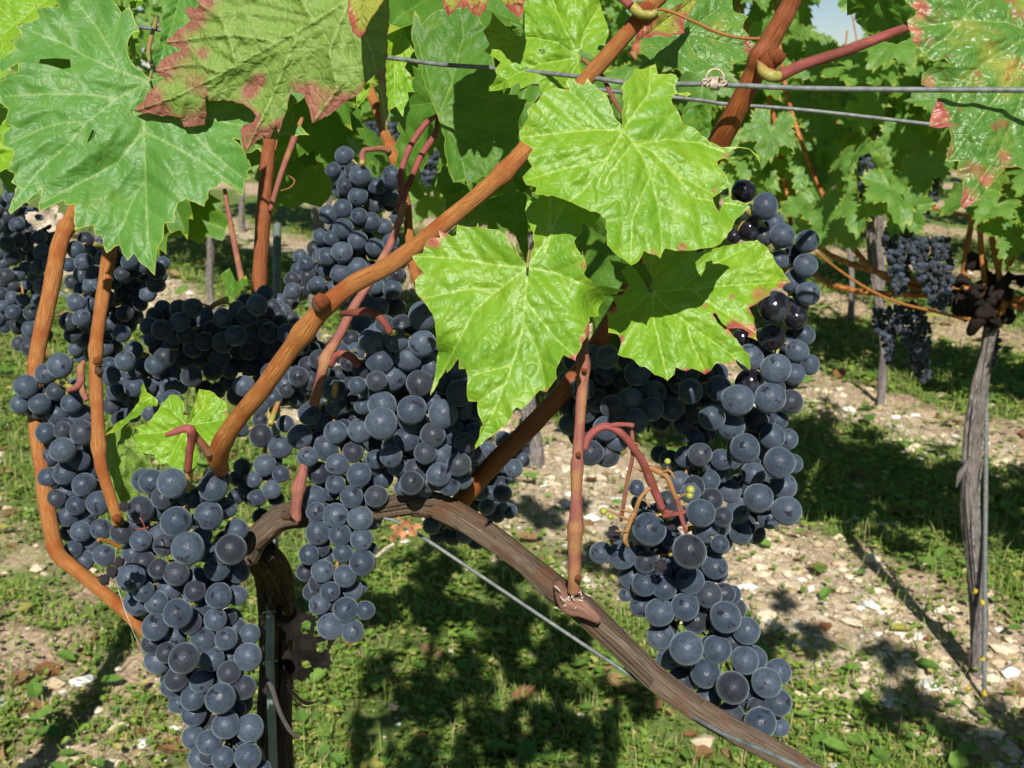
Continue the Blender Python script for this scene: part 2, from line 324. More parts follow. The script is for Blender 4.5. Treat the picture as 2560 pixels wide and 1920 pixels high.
def leaf_geo(outline, mains, sp, holes=(), tooth=True, seed=0, secstep=.15):
    """outline, veins in a 2-D space -> 2-D points, triangles, data (main, side, margin), distance helpers"""
    rg = np.random.default_rng(seed)
    o = resample(outline, sp * 1.6, True)
    if tooth:                                         # round the sides of the teeth a little
        q = np.roll(o, 1, 0); r_ = np.roll(o, -1, 0); t = r_ - q; nrm = np.stack([t[:, 1], -t[:, 0]], 1); nrm /= np.linalg.norm(nrm, axis=1)[:, None] + 1e-9
        turn = np.linalg.norm((r_ + q) / 2 - o, axis=1); o = o + nrm * (rg.normal(0, .22, len(o)) * sp * (turn < sp * .3))[:, None]
    # side veins
    sec = []; MA, MB = [], []
    ms = [resample(m_, sp * 1.0) for m_ in mains]
    for m_ in ms: MA.append(m_[:-1]); MB.append(m_[1:])
    MA = np.vstack(MA); MB = np.vstack(MB); size = np.ptp(outline, axis=0).max()
    for m_ in ms:
        L = np.linalg.norm(np.diff(m_, axis=0), axis=1).sum(); step = max(sp * 4, size * .098)
        k = int(L / step)
        for i in range(1, k + 1):
            for sgn in (1, -1):
                f = (i - .5 + (.28 if sgn > 0 else 0)) / (k + .6); idx = int(f * (len(m_) - 1))
                if idx < 1 or idx > len(m_) - 2: continue
                d = m_[min(idx + 2, len(m_) - 1)] - m_[max(idx - 2, 0)]; d /= np.linalg.norm(d) + 1e-9
                a = sgn * R(48 + rg.uniform(-6, 6)); dirn = np.array([d[0] * math.cos(a) - d[1] * math.sin(a), d[0] * math.sin(a) + d[1] * math.cos(a)])
                p = m_[idx].copy(); line = [p.copy()]; bend = -sgn * R(1.6)
                for s_ in range(int(size * .42 / sp)):
                    p = p + dirn * sp; a2 = bend * sp / (size * .03) * .6
                    dirn = np.array([dirn[0] * math.cos(a2) - dirn[1] * math.sin(a2), dirn[0] * math.sin(a2) + dirn[1] * math.cos(a2)])
                    if not inpoly(p[None], outline)[0]: break
                    if s_ > 4 and segdist(p[None], MA, MB)[0] < sp * 1.5: break
                    line.append(p.copy())
                if len(line) > 3: sec.append(np.array(line))
    x0, y0 = outline.min(0); x1, y1 = outline.max(0)
    gx, gy = np.meshgrid(np.arange(x0, x1, sp), np.arange(y0, y1, sp * .87)); gx = gx + (np.arange(gx.shape[0]) % 2)[:, None] * sp * .5
    g = np.stack([gx.ravel(), gy.ravel()], 1); g += rg.uniform(-.12, .12, g.shape) * sp; g = g[inpoly(g, o)]
    oc = np.vstack([o, o[:1]]); g = g[segdist(g, oc[:-1], oc[1:]) > sp * .55]
    V = [o]; E = [(i, (i + 1) % len(o)) for i in range(len(o))]; base = len(o)
    hs = []
    for h in holes:
        h = resample(h, sp, True); V.append(h); E += [(base + i, base + (i + 1) % len(h)) for i in range(len(h))]; base += len(h); hs.append(h)
    lines = ms + sec; vp = []
    for l in lines:
        l = l[inpoly(l, o)]
        if len(l): l = l[segdist(l, oc[:-1], oc[1:]) > sp * .5]; vp.append(l)
    vp = np.vstack(vp) if vp else np.zeros((0, 2))
    if len(vp):
        key = np.round(vp / (sp * .6)); _, ix = np.unique(key, axis=0, return_index=True); vp = vp[ix]
        A = np.vstack([l[:-1] for l in lines]); B = np.vstack([l[1:] for l in lines]); g = g[segdist(g, A, B) > sp * .62]
    V.append(vp); V.append(g); V = np.vstack(V)
    r = delaunay_2d_cdt([Vector(v) for v in V], E, [], 0, 1e-5 * size, False)
    v = np.array([tuple(x) for x in r[0]]); f = np.array(r[2]); cen = v[f].mean(1); keep = inpoly(cen, o)
    for h in hs: keep &= ~inpoly(cen, h)
    f = f[keep]
    used = np.unique(f); rem = -np.ones(len(v), int); rem[used] = np.arange(len(used)); v = v[used]; f = rem[f]
    a = v[f]; area = (a[:, 1, 0] - a[:, 0, 0]) * (a[:, 2, 1] - a[:, 0, 1]) - (a[:, 2, 0] - a[:, 0, 0]) * (a[:, 1, 1] - a[:, 0, 1])
    f[area < 0] = f[area < 0][:, ::-1]                # all turned the same way
    dm = segdist(v, MA, MB); ds = segdist(v, np.vstack([l[:-1] for l in sec]), np.vstack([l[1:] for l in sec])) if sec else np.full(len(v), 1e9)
    de = segdist(v, oc[:-1], oc[1:]); return v, f, dm, ds, de, size
def smooth_noise(v, sc, seed):
    r = np.random.default_rng(seed); out = np.zeros(len(v))
    for k in range(7):
        a = r.uniform(0, 6.28); f = (1 + .35 * k) / sc; out += np.sin((v[:, 0] * math.cos(a) + v[:, 1] * math.sin(a)) * f * 6.28 + r.uniform(0, 6.28)) / (1 + .4 * k)
    return out / 3.2
def front_leaf(name, outline, mains, d0, mat, parent, tilt=(0, .10), wave=.004, pit=None, holes=(), sp=6.5, droop=0.02, flip=False, seed=1, redat=(), cup=.003, label=None, curl=()):
    """a leaf seen close: outline traced, placed at its own depth with its own tilt, folds and vein relief"""
    v, f, dm, ds, de, size = leaf_geo(outline, mains, sp, holes, seed=seed)
    c = mains[0][0]; cen = outline.mean(0); rel = (v - cen) / 1000.
    d = d0 + tilt[0] * rel[:, 0] - tilt[1] * rel[:, 1]
    rho = np.hypot(*(v - c).T) / size; d = d + droop * rho ** 2 * .5
    d = d + wave * smooth_noise(v, size * .7, seed) + wave * .35 * smooth_noise(v, size * .25, seed + 5) * np.clip(rho * 2, 0, 1)
    d = d + cup * (np.exp(-(dm / (size * .06)) ** 2)) * (-1 if flip else 1)              # folded down along the ribs
    rel_s = -1 if flip else 1
    d = d + rel_s * (.0006 * np.exp(-(ds / (size * .018)) ** 2)) + (-.0007 * np.exp(-(dm / 4.) ** 2) if flip else 0)
    for (cx, cy, rad, amt) in curl: d = d + amt * np.exp(-(np.hypot(v[:, 0] - cx, v[:, 1] - cy) / rad) ** 2)
    al = np.zeros(len(v))
    for (cx, cy, rad) in redat: al = np.maximum(al, .74 * np.exp(-(np.hypot(v[:, 0] - cx, v[:, 1] - cy) / rad) ** 2) + 0.0)
    cols = np.stack([np.clip(dm / (1.3 - np.clip(rho, 0, 1) * .8) / (size * .06), 0, 1), np.clip(ds / (size * .06), 0, 1), np.exp(-de / (size * .028)), al], 1)
    W = P(v[:, 0], v[:, 1], d); loc = P(c[0], c[1], d0)
    if not flip: f = f[:, ::-1]
    # pixel y runs down, so this orientation decides which side faces the viewer
    me = mesh(name, W, f, mat, cols=cols, loc=loc); me.polygons[0].normal
    nrm = np.zeros(3); 
    w = W[f]; nn = np.cross(w[:, 1] - w[:, 0], w[:, 2] - w[:, 0]).sum(0); facing = np.dot(nn, C0 - W.mean(0)) > 0
    if facing == flip: me.flip_normals()
    o = link(name, me, parent, loc)
    if label: o['label'] = label
    return o
# outline of an ordinary vine leaf, unit size (petiole at 0,0, midrib along +y)
def vine_outline(rg, n=5):
    lob = [(0, 1.0, .30), (R(58), .86, .26), (R(-58), .86, .26), (R(118), .62, .30), (R(-118), .62, .30)]
    lob = [(a + rg.normal(0, .05), l * rg.uniform(.9, 1.1), w) for a, l, w in lob]
    th = np.linspace(-R(163), R(163), 84); r = np.full(len(th), .42)
    for a, l, w in lob: r = np.maximum(r, .46 + (l - .46) * np.clip(1 - np.abs(th - a) / (w * 2.1), 0, 1) ** .8)
    k = np.arange(len(th)); r = r * (1 + .075 * (((k % 3) - 1) * (k % 3 != 1)) + rg.uniform(-.02, .02, len(th)))
    o = np.stack([np.sin(th) * r, np.cos(th) * r], 1); o = np.vstack([o, [[-.05, -.10], [0, -.02], [.05, -.10]][::-1]])
    vs = [np.array([[0, 0], [math.sin(a) * l * .5, math.cos(a) * l * .5], [math.sin(a) * l * .93, math.cos(a) * l * .93]]) for a, l, w in lob]
    return o, vs
def generic_leaf(name, mat, seed, sp=.055):
    rg = np.random.default_rng(seed); o, vs = vine_outline(rg)
    v, f, dm, ds, de, size = leaf_geo(o, vs, sp, seed=seed, tooth=False)
    rho = np.hypot(v[:, 0], v[:, 1])
    z = -.16 * rho ** 2 + .10 * smooth_noise(v, 1.3, seed) + .05 * smooth_noise(v, .5, seed + 3) * rho - .05 * np.exp(-(dm / .08) ** 2) + rg.uniform(-.12, .22) * np.abs(v[:, 0])
    cols = np.stack([np.clip(dm / .12, 0, 1), np.clip(ds / .12, 0, 1), np.exp(-de / .05), np.where(rng.random() < .0, .4, 0) * np.ones(len(v))], 1)
    me = mesh(name, np.column_stack([v, z]) * .075, f, mat, cols=cols)
    if me.polygons[0].normal.z < 0: me.flip_normals()
    return me
GL_NEAR = [generic_leaf('leaf', M_LD, 30 + i, .045) for i in range(4)]
GL_FAR = [generic_leaf('leaf', M_LF, 40 + i, .085) for i in range(6)]
def leaf_rot(nrm, up_dir, roll):
    """orientation whose +z is nrm, whose +y (midrib) points along up_dir rolled"""
    z = Vector(nrm).normalized(); y = Vector(up_dir); y = (y - z * y.dot(z)).normalized(); x = y.cross(z)
    m = Matrix((x, y, z)).transposed(); return (m @ Matrix.Rotation(roll, 3, 'Z')).to_euler()

# ------------------------------------------------------------------ berries
def ico(sub, name, mat, seed):
    import bmesh
    bm = bmesh.new(); bmesh.ops.create_icosphere(bm, subdivisions=sub, radius=1.0)
    rg = random.Random(seed); a = [rg.uniform(0, 6) for _ in range(6)]
    for v in bm.verts:
        c = v.co; k = 1 + .030 * math.sin(2.3 * c.x + a[0]) * math.sin(2.1 * c.y + a[1]) + .022 * math.sin(3 * c.z + a[2])
        v.co = c * k; v.co.z *= 1 + .035 * math.sin(a[3]); v.co.x *= 1 + .03 * math.sin(a[4])
    for f in bm.faces: f.smooth = True
    me = bpy.data.meshes.new(name); bm.to_mesh(me); bm.free(); me.materials.append(mat); return me
BM = {k: [ico(4, 'berry', m, i) for i in range(5)] for k, m in (('n', M_BERRY), ('d', M_BERRY_DK), ('g', M_BERRY_GL))}
BM_LO = [ico(2, 'berry', M_BERRY_DK, i) for i in range(2)] + [ico(2, 'berry', M_BERRY, 5)]
def place_berries(items, d0, thick, fill, seed, rphys=.0078, fillmin=1.0, lo=False):
    """items: (u, v, r_px, back, kind). Every berry is pushed back until it rests on those before it."""
    rg = np.random.default_rng(seed); placed = []
    def settle(u, v, r, d, dmax, tol=.79):
        while d < dmax:
            p = P(u, v, d); rad = r * d / FPX; ok = True
            for q, qr, _ in placed:
                if np.sum((p - q) ** 2) < (tol * (rad + qr)) ** 2: ok = False; break
            if ok: return p, rad, d
            d += .0012
        return None
    cen = np.array([(i[0], i[1]) for i in items]); 
    for u, v, r, b, k in sorted(items, key=lambda t: t[3]):
        r = r * 1.0
        ds = FPX * rphys / r; d = d0 + np.clip((ds - d0) * .45, -.02, .022) + .012 * b
        s = settle(u, v, r, d, d0 + .16)
        if s: placed.append((s[0], s[1], k))
    nf = int(len(items) * fill); mr = np.median([i[2] for i in items]); tries = 0; made = 0
    while made < nf and tries < nf * 6:
        tries += 1; i = rg.integers(len(items)); j = np.argsort(np.hypot(*(cen - cen[i]).T))[:7]
        t = rg.dirichlet(np.ones(len(j))); u, v = t @ cen[j]
        s = settle(u, v, mr * rg.uniform(.86, 1.0), d0 + rg.uniform(.018, .034) * fillmin, d0 + thick, .80)
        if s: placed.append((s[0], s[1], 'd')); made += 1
    return placed
BUNCHES = []
def bunch(name, label, items, d0, seed, stalk=None, thick=.062, fill=1.1, rphys=.0078, lo=False, group='grape bunches on the near row', stem_mat=None, kinds=None, sx=1.0):
    pl = place_berries(items, d0, thick, fill, seed, rphys, lo=lo)
    ps = np.array([p for p, _, _ in pl]); top = ps[np.argsort(-ps[:, 2])[:6]].mean(0)
    top[2] += .004
    if stalk is not None: top = stalk[-1] if isinstance(stalk, list) else stalk
    root = empty(name, top); tag(root, label, 'grape bunch', group); rg = random.Random(seed)
    k = 0
    for p, r, kind in pl:
        me = rg.choice(BM_LO) if lo else rg.choice(BM[kind]); k += 1
        link('berry', me, root, p, (rg.uniform(0, 6), rg.uniform(0, 6), rg.uniform(0, 6)), r)
    # rachis: a wandering axis through the middle with a short stalk to every berry
    z = ps[:, 2]; nb = 7; zs = np.linspace(z.max(), z.min() + .01, nb); ax = [np.array(top)]
    for zz in zs[1:]:
        w = np.exp(-((z - zz) / .014) ** 2) + 1e-6; c = (ps * w[:, None]).sum(0) / w.sum(); ax.append(np.array([c[0], c[1] + .004, zz]))
    ax = np.array(ax); rr = np.linspace(.0018, .0008, nb) * sx; parts = [tube_geo(ax, rr, seg=6, n=4)]
    fine = catmull(ax, 4)
    if not lo:
        for p, r, _ in pl:
            q = fine[np.argmin(np.sum((fine - p) ** 2, 1) + (fine[:, 2] < p[2] - .002) * 1e-4)]; dq = q - p; L_ = np.linalg.norm(dq); q = q if L_ < .017 else p + (dq / L_ * .6 + CF * .8) * .013
            m = (p + q) / 2 + np.array([0, 0, .002])
            e = p + (q - p) / (np.linalg.norm(q - p) + 1e-9) * r * .96
            parts.append(tube_geo(np.array([q, m, e]), np.array([.0009, .0007, .0012]) * sx, seg=5, n=2))
    V, F, U = merge(parts); st = link('stem', mesh('stem', V, F, stem_mat or M_STALK_G, uv=U, loc=top), root, top)
    BUNCHES.append(root); return root
def items(c, front, back='', gl=''):
    o = CROP[c]; out = []
    for s, b, k in ((front, 0, 'n'), (back, 1, 'n'), (gl, 0, 'g')):
        a = np.array([float(t) for t in s.replace(';', ' ').replace(',', ' ').split()]).reshape(-1, 3)
        for x, y, r in a: out.append((o[0] + x / o[2], o[1] + y / o[2], r / o[2], b, k if random.random() > .12 or k == 'g' else 'd'))
    return out
def poly_items(poly, r, seed, dark=.2, pack=1.45, edge=.6):
    """berries packed over the outline of a bunch seen from the front"""
    rg = np.random.default_rng(seed); got = []; x0, y0 = poly.min(0); x1, y1 = poly.max(0); pc = np.vstack([poly, poly[:1]])
    for t in range(9000):
        p = np.array([rg.uniform(x0, x1), rg.uniform(y0, y1)]); rr = r * rg.uniform(.85, 1.15)
        if not inpoly(p[None], poly)[0] or segdist(p[None], pc[:-1], pc[1:])[0] < rr * edge: continue
        if all((p[0] - q[0]) ** 2 + (p[1] - q[1]) ** 2 > (pack * .5 * (rr + q[2])) ** 2 for q in got): got.append((p[0], p[1], rr, 0 if rg.random() < .6 else 1, 'd' if rg.random() < dark else 'n'))
    return got
# ================================================================== THE GROUND
ROWN = [.40, 1.83, 3.12, 4.45, 5.8, 7.2, 8.6, 10.0, 11.4, 12.8]      # distance of each vine row, measured along NV
RV = np.array((-.6, .8)); NV = np.array((.8, .6))
def sn(x, y, sc, seed, oct=4):
    r = np.random.default_rng(seed); out = 0 * x
    for k in range(oct):
        for j in range(4):
            a = r.uniform(0, 6.28); f = 6.28 / sc * 1.9 ** k * r.uniform(.7, 1.3); out = out + np.sin((x * math.cos(a) + y * math.sin(a)) * f + r.uniform(0, 6.28)) / 1.7 ** k
    return out / 4
def bare(x, y):
    n = NV[0] * x + NV[1] * y; d = np.min(np.abs(n[..., None] - np.array(ROWN)), -1)
    s = 1 / (1 + np.exp((d - np.where(np.abs(n - 1.83) < .6, .31, .22) + .10 * sn(x, y, .5, 3)) / .045))
    s = s * np.where(n < 1.1, .66 + .5 * sn(x, y, .3, 44), 1.); return np.clip(s + .30 * (sn(x, y, .35, 4) > .9) , 0, 1)
def stony(x, y):
    n = NV[0] * x + NV[1] * y; s = 1 / (1 + np.exp((np.abs(n - 1.78) - .26 + .06 * sn(x, y, .4, 8)) / .04)) + 1 / (1 + np.exp((np.abs(n - 2.98) - .16) / .04)) + .10 / (1 + np.exp((np.abs(n - .4) - .2) / .05))
    return np.clip(s, 0, 1)
def gh(x, y): 
    near = np.exp(-(np.hypot(x, y) / 14) ** 2)
    return near * (.012 * sn(x, y, .6, 1) + .004 * sn(x, y, .09, 2, 2) + .02 * bare(x, y))
def axis(lo, hi, fine0, fine1, step, grow):
    a = list(np.arange(fine0, fine1, step)); s = step
    while a[-1] < hi: s *= grow; a.append(a[-1] + s)
    s = step
    while a[0] > lo: s *= grow; a.insert(0, a[0] - s)
    return np.array(a)
gx = axis(-700, 700, -1.9, 2.3, .016, 1.10); gy = axis(-60, 1400, 1.1, 5.2, .016, 1.10)
X, Y = np.meshgrid(gx, gy); Z = gh(X, Y); nx, ny = len(gx), len(gy)
ii, jj = np.meshgrid(np.arange(ny - 1), np.arange(nx - 1), indexing='ij'); a = ii * nx + jj
F = np.stack([a, a + 1, a + nx + 1, a + nx], -1).reshape(-1, 4)
B = bare(X, Y); ST = stony(X, Y); cols = np.stack([B.ravel(), ST.ravel(), 0 * B.ravel(), 1 + 0 * B.ravel()], 1)
m = NB('soil'); ob = m.add('ShaderNodeTexCoord').outputs['Object']; at = m.add('ShaderNodeVertexColor', layer_name='data'); sp_ = m.add('ShaderNodeSeparateColor', i_0=at.outputs[0])
soil = m.mix(m.ramp(m.noise(ob, 9, 6, .65), .35, .65), (.26, .165, .095), (.56, .40, .26))
soil = m.mix(m.ramp(m.noise(ob, 70, 5, .7), .45, .62), soil, (.70, .54, .37))
stone = m.mix(m.ramp(m.noise(ob, 45, 4, .7), .40, .58), (.42, .31, .20), (.72, .60, .45))
soil = m.mix(m.math('MULTIPLY', sp_.outputs[1], m.ramp(m.noise(ob, 14, 4), .35, .55)), soil, stone)
turf = m.mix(m.ramp(m.noise(ob, 30, 6, .7), .35, .62), (.08, .12, .025), (.20, .27, .07)); turf = m.mix(m.ramp(m.noise(ob, 5, 4), .5, .7, (0,) * 3, (.5,) * 3), turf, (.24, .20, .10))
turf = m.mix(m.ramp(m.noise(ob, 1.2, 5), .4, .65, (0,) * 3, (.5,) * 3), turf, (.14, .23, .05))
m.set(m.b.inputs['Base Color'], m.mix(m.ramp(sp_.outputs[0], .25, .75), turf, soil)); m.b.inputs['Roughness'].default_value = .95; m.b.inputs['Specular IOR Level'].default_value = .1
m.set(m.b.inputs['Normal'], m.bump(m.noise(ob, 60, 6, .7), .02, .8)); M_SOIL = m.m
g = link('ground', mesh('ground', np.stack([X.ravel(), Y.ravel(), Z.ravel()], 1), F, M_SOIL, cols=cols)); tag(g, kind='structure')
del X, Y, Z, F, B, ST

# stones along the rows and scattered about
def scatter(n, f, seed, yr=(1.2, 7.5)):
    r = np.random.default_rng(seed); y = yr[0] * (yr[1] / yr[0]) ** r.random(n) ; x = r.uniform(-.60, .60, n) * (y + .5); return x[r.random(n) < f(x, y)], y[r.random(n) < 2] if False else None
def scat(n, f, seed, yr=(1.2, 7.5), p=1.0):
    r = np.random.default_rng(seed); y = yr[0] * (yr[1] / yr[0]) ** (r.random(n) ** p); x = r.uniform(-.58, .58, n) * (y + .5); k = r.random(n) < f(x, y); return x[k], y[k]
def vc_mat(name, rough=.8, trans=0., spec=.2):
    m = NB(name); at = m.add('ShaderNodeVertexColor', layer_name='data'); ob = m.add('ShaderNodeTexCoord').outputs['Object']
    c = m.mix(1., at.outputs[0], m.ramp(m.noise(ob, 150, 4), .3, .7, (.72,) * 3, (1,) * 3), 'MULTIPLY'); m.set(m.b.inputs['Base Color'], c)
    m.b.inputs['Roughness'].default_value = rough; m.b.inputs['Specular IOR Level'].default_value = spec
    if trans:
        tr = m.add('ShaderNodeBsdfTranslucent', i_0=c); mx = m.add('ShaderNodeMixShader'); mx.inputs[0].default_value = trans; m.set(mx.inputs[1], m.b.outputs[0]); m.set(mx.inputs[2], tr.outputs[0]); m.t.links.new(mx.outputs[0], m.out.inputs[0])
    return m.m
M_STONE = vc_mat('stone'); M_WEED = vc_mat('weed', .55, .3, .3)
def stones(n, seed, f, smin, smax, name):
    x, y = scat(n, f, seed, (1.2, 6.5)); N = len(x); r = np.random.default_rng(seed + 1)
    base = np.array([(1, 0, 0), (0, 1, 0), (-1, 0, 0), (0, -1, 0), (0, 0, 1), (.7, .7, .45), (-.7, .7, .45), (-.7, -.7, .45), (.7, -.7, .45), (0, 0, -.5)], float)
    tri = np.array([(0, 5, 8), (0, 1, 5), (1, 6, 5), (1, 2, 6), (2, 7, 6), (2, 3, 7), (3, 8, 7), (3, 0, 8), (4, 5, 6), (4, 6, 7), (4, 7, 8), (4, 8, 5), (9, 1, 0), (9, 2, 1), (9, 3, 2), (9, 0, 3)])
    s = smin * (smax / smin) ** (r.random(N) ** 2.4); V = base[None] * (1 + r.uniform(-.28, .28, (N, 10, 3))); V = V * (s[:, None] * np.array([1, .75, .5]) * r.uniform(.7, 1.2, (N, 3)))[:, None]
    a = r.uniform(0, 6.28, N); ca, sa = np.cos(a)[:, None], np.sin(a)[:, None]; V = np.stack([V[..., 0] * ca - V[..., 1] * sa, V[..., 0] * sa + V[..., 1] * ca, V[..., 2]], -1)
    V += np.stack([x, y, gh(x, y) + s * .10], 1)[:, None]; F = (tri[None] + (np.arange(N) * 10)[:, None, None]).reshape(-1, 3)
    t = r.random(N)[:, None]; c = (1 - t) * np.array([.42, .31, .18]) + t * np.array([.80, .68, .50]); c[r.random(N) < .12] = (.80, .77, .72); c = np.repeat(np.column_stack([c, np.ones(N)]), 10, 0)
    o = link(name, mesh(name, V.reshape(-1, 3), F, M_STONE, cols=c, smooth=False)); tag(o, kind='stuff'); return o
tag(stones(60000, 5, lambda x, y: .03 + .95 * stony(x, y) * (.25 + .75 * (sn(x, y, .25, 31) > -.1)), .003, .026, 'gravel'), 'pale limestone gravel strewn along the vine rows', 'gravel')

def weeds(n, seed, f, name, kind, size, hgt, cols_, yr=(1.2, 8.0), label=None, cat_=None):
    """tufts: every leaf is a small bent blade (grass) or a broad leaflet (weed)"""
    x, y = scat(n, f, seed, yr); N = len(x); r = np.random.default_rng(seed + 1); dist = np.hypot(x, y)
    lod = np.clip(dist / 2.8, 1, 2.0); a = r.uniform(0, 6.28, N); s = size * (.45 + 1.5 * r.random(N) ** 2.2) * lod; h = hgt * r.uniform(.3, 1.2, N) * lod ** .5
    u = np.stack([np.cos(a), np.sin(a), 0 * a], 1); w = np.stack([-np.sin(a), np.cos(a), 0 * a], 1); up = np.array([0, 0, 1.])
    b = np.stack([x, y, gh(x, y) - .002], 1)
    if kind == 'blade':
        wd_ = .0013 * lod[:, None]; mid = b + up * h[:, None] * .6 + u * s[:, None] * .3; tip = b + up * h[:, None] * .95 + u * s[:, None]
        V = np.stack([b - w * wd_, b + w * wd_, mid + w * wd_ * .8, mid - w * wd_ * .8, tip], 1); tri = np.array([(0, 1, 2), (0, 2, 3), (3, 2, 4)]); k = 5
    else:
        c = b + up * h[:, None]; t = r.uniform(-.5, .8, N)[:, None]; 
        V = np.stack([c - u * s[:, None] * .5, c - u * s[:, None] * .15 + w * s[:, None] * .36 + up * s[:, None] * .12, c + u * s[:, None] * .28 + w * s[:, None] * .33 + up * (s[:, None] * (.1 + .3 * t)),
                      c + u * s[:, None] * .55 + up * s[:, None] * t * .5, c + u * s[:, None] * .28 - w * s[:, None] * .33 + up * (s[:, None] * (.1 + .3 * t)), c - u * s[:, None] * .15 - w * s[:, None] * .36 + up * s[:, None] * .12, c + up * s[:, None] * .02 * 0], 1)
        tri = np.array([(6, 0, 1), (6, 1, 2), (6, 2, 3), (6, 3, 4), (6, 4, 5), (6, 5, 0)]); k = 7
    F = (tri[None] + (np.arange(N) * k)[:, None, None]).reshape(-1, 3)
    t = np.clip(r.random(N) * .6 + .4 * (.5 + .5 * sn(x, y, .3, seed)), 0, 1)[:, None]; c = (1 - t) * np.array(cols_[0]) + t * np.array(cols_[1]); dry = r.random(N) < cols_[2]; c[dry] = cols_[3]
    c = np.repeat(np.column_stack([c, np.ones(N)]), k, 0)
    o = link(name, mesh(name, V.reshape(-1, 3), F, M_WEED, cols=c, smooth=False)); tag(o, label, cat_, kind='stuff'); return o
dens = lambda x, y: np.clip((1 - .86 * bare(x, y)) * np.clip(.75 + .8 * sn(x, y, .45, 21), .06, 1), .03, 1)
weeds(165000, 11, dens, 'clover', 'leaflet', .0105, .022, ((.10, .20, .025), (.32, .46, .08), .16, (.48, .44, .14)), label='low green clover and weeds covering the ground between vine rows', cat_='ground cover')
weeds(120000, 13, lambda x, y: np.clip(dens(x, y) * (.35 + .9 * (sn(x, y, .30, 23) > .1)), 0, 1), 'grass', 'blade', .028, .05, ((.14, .24, .035), (.34, .46, .09), .22, (.50, .44, .20)), label='short tufts of green grass between the vine rows', cat_='grass')
weeds(26000, 17, lambda x, y: .25 + .75 * bare(x, y), 'dry_grass', 'blade', .045, .006, ((.35, .26, .15), (.52, .42, .28), .3, (.25, .15, .09)), label='dry straw and fallen bits lying on bare soil', cat_='dry grass')

weeds(1500, 41, lambda x, y: .6 + 0 * x, 'leaf_litter', 'leaflet', .034, .012, ((.24, .12, .05), (.42, .27, .13), .3, (.30, .13, .06)), label='fallen brown vine leaves scattered over the ground', cat_='fallen leaves')
weeds(6000, 43, dens, 'broadleaf_weed', 'leaflet', .026, .03, ((.09, .20, .03), (.22, .38, .07), .08, (.45, .42, .10)), label='larger broad-leaved weeds standing out of the clover', cat_='weeds')
# ================================================================== VINES OF THE ROWS BEHIND
def rowpt(n, t): p = NV * n + RV * t; return np.array([p[0], p[1], 0.])
def in_view(p, mgn=250):
    q = p - C0; d = q @ CF; 
    if d < .3: return None
    u, v = 1280 + FPX * (q @ CR) / d, 960 - FPX * (q @ CU) / d; return u, v, d
def trunk(root, x, y, h, r0, lean, seed, seg=20):
    rg = np.random.default_rng(seed); n = 12; t = np.linspace(0, 1, n)
    W = np.stack([x + lean[0] * t + .014 * np.sin(t * 7 + seed), y + lean[1] * t, -.03 + (h + .03) * t], 1)
    r = r0 * (1.15 - .25 * t + .22 * np.exp(-(t / .08) ** 2) + .45 * np.exp(-((t - 1) / .07) ** 2)) * (1 + .10 * rg.normal(0, 1, n))
    parts = [tube_geo(W, r, seg=seg + 8, n=8, rough=.17, twist=3)]
    for k in range(34):                                # loose strips of bark
        a = rg.uniform(0, 6.28); t0 = rg.uniform(.02, .8); L = rg.uniform(.12, .4); bo = rg.uniform(.1, 1.6); q = []
        for s_ in np.linspace(0, 1, 6):
            tt = min(1, t0 + L * s_); c = np.array([np.interp(tt, t, W[:, j]) for j in range(3)]); a += rg.uniform(-.12, .12); q.append(c + np.array([math.cos(a), math.sin(a), 0]) * r0 * (1.02 + bo * (s_ - .3) ** 2))
        parts.append(tube_geo(np.array(q), np.array([.001, .0028, .0036, .0038, .003, .001]) * r0 / .017 * rg.uniform(.5, 1.3), seg=5, n=3))
    V, F, U = merge(parts); return link('trunk', mesh('trunk', V, F, M_BARK, uv=U, loc=(x, y, 0)), root, (x, y, 0))
GAPS = [(2085, 20, 70), (2125, 95, 42), (1850, 20, 22), (2030, 60, 14)]                # where the sky shows between the leaves
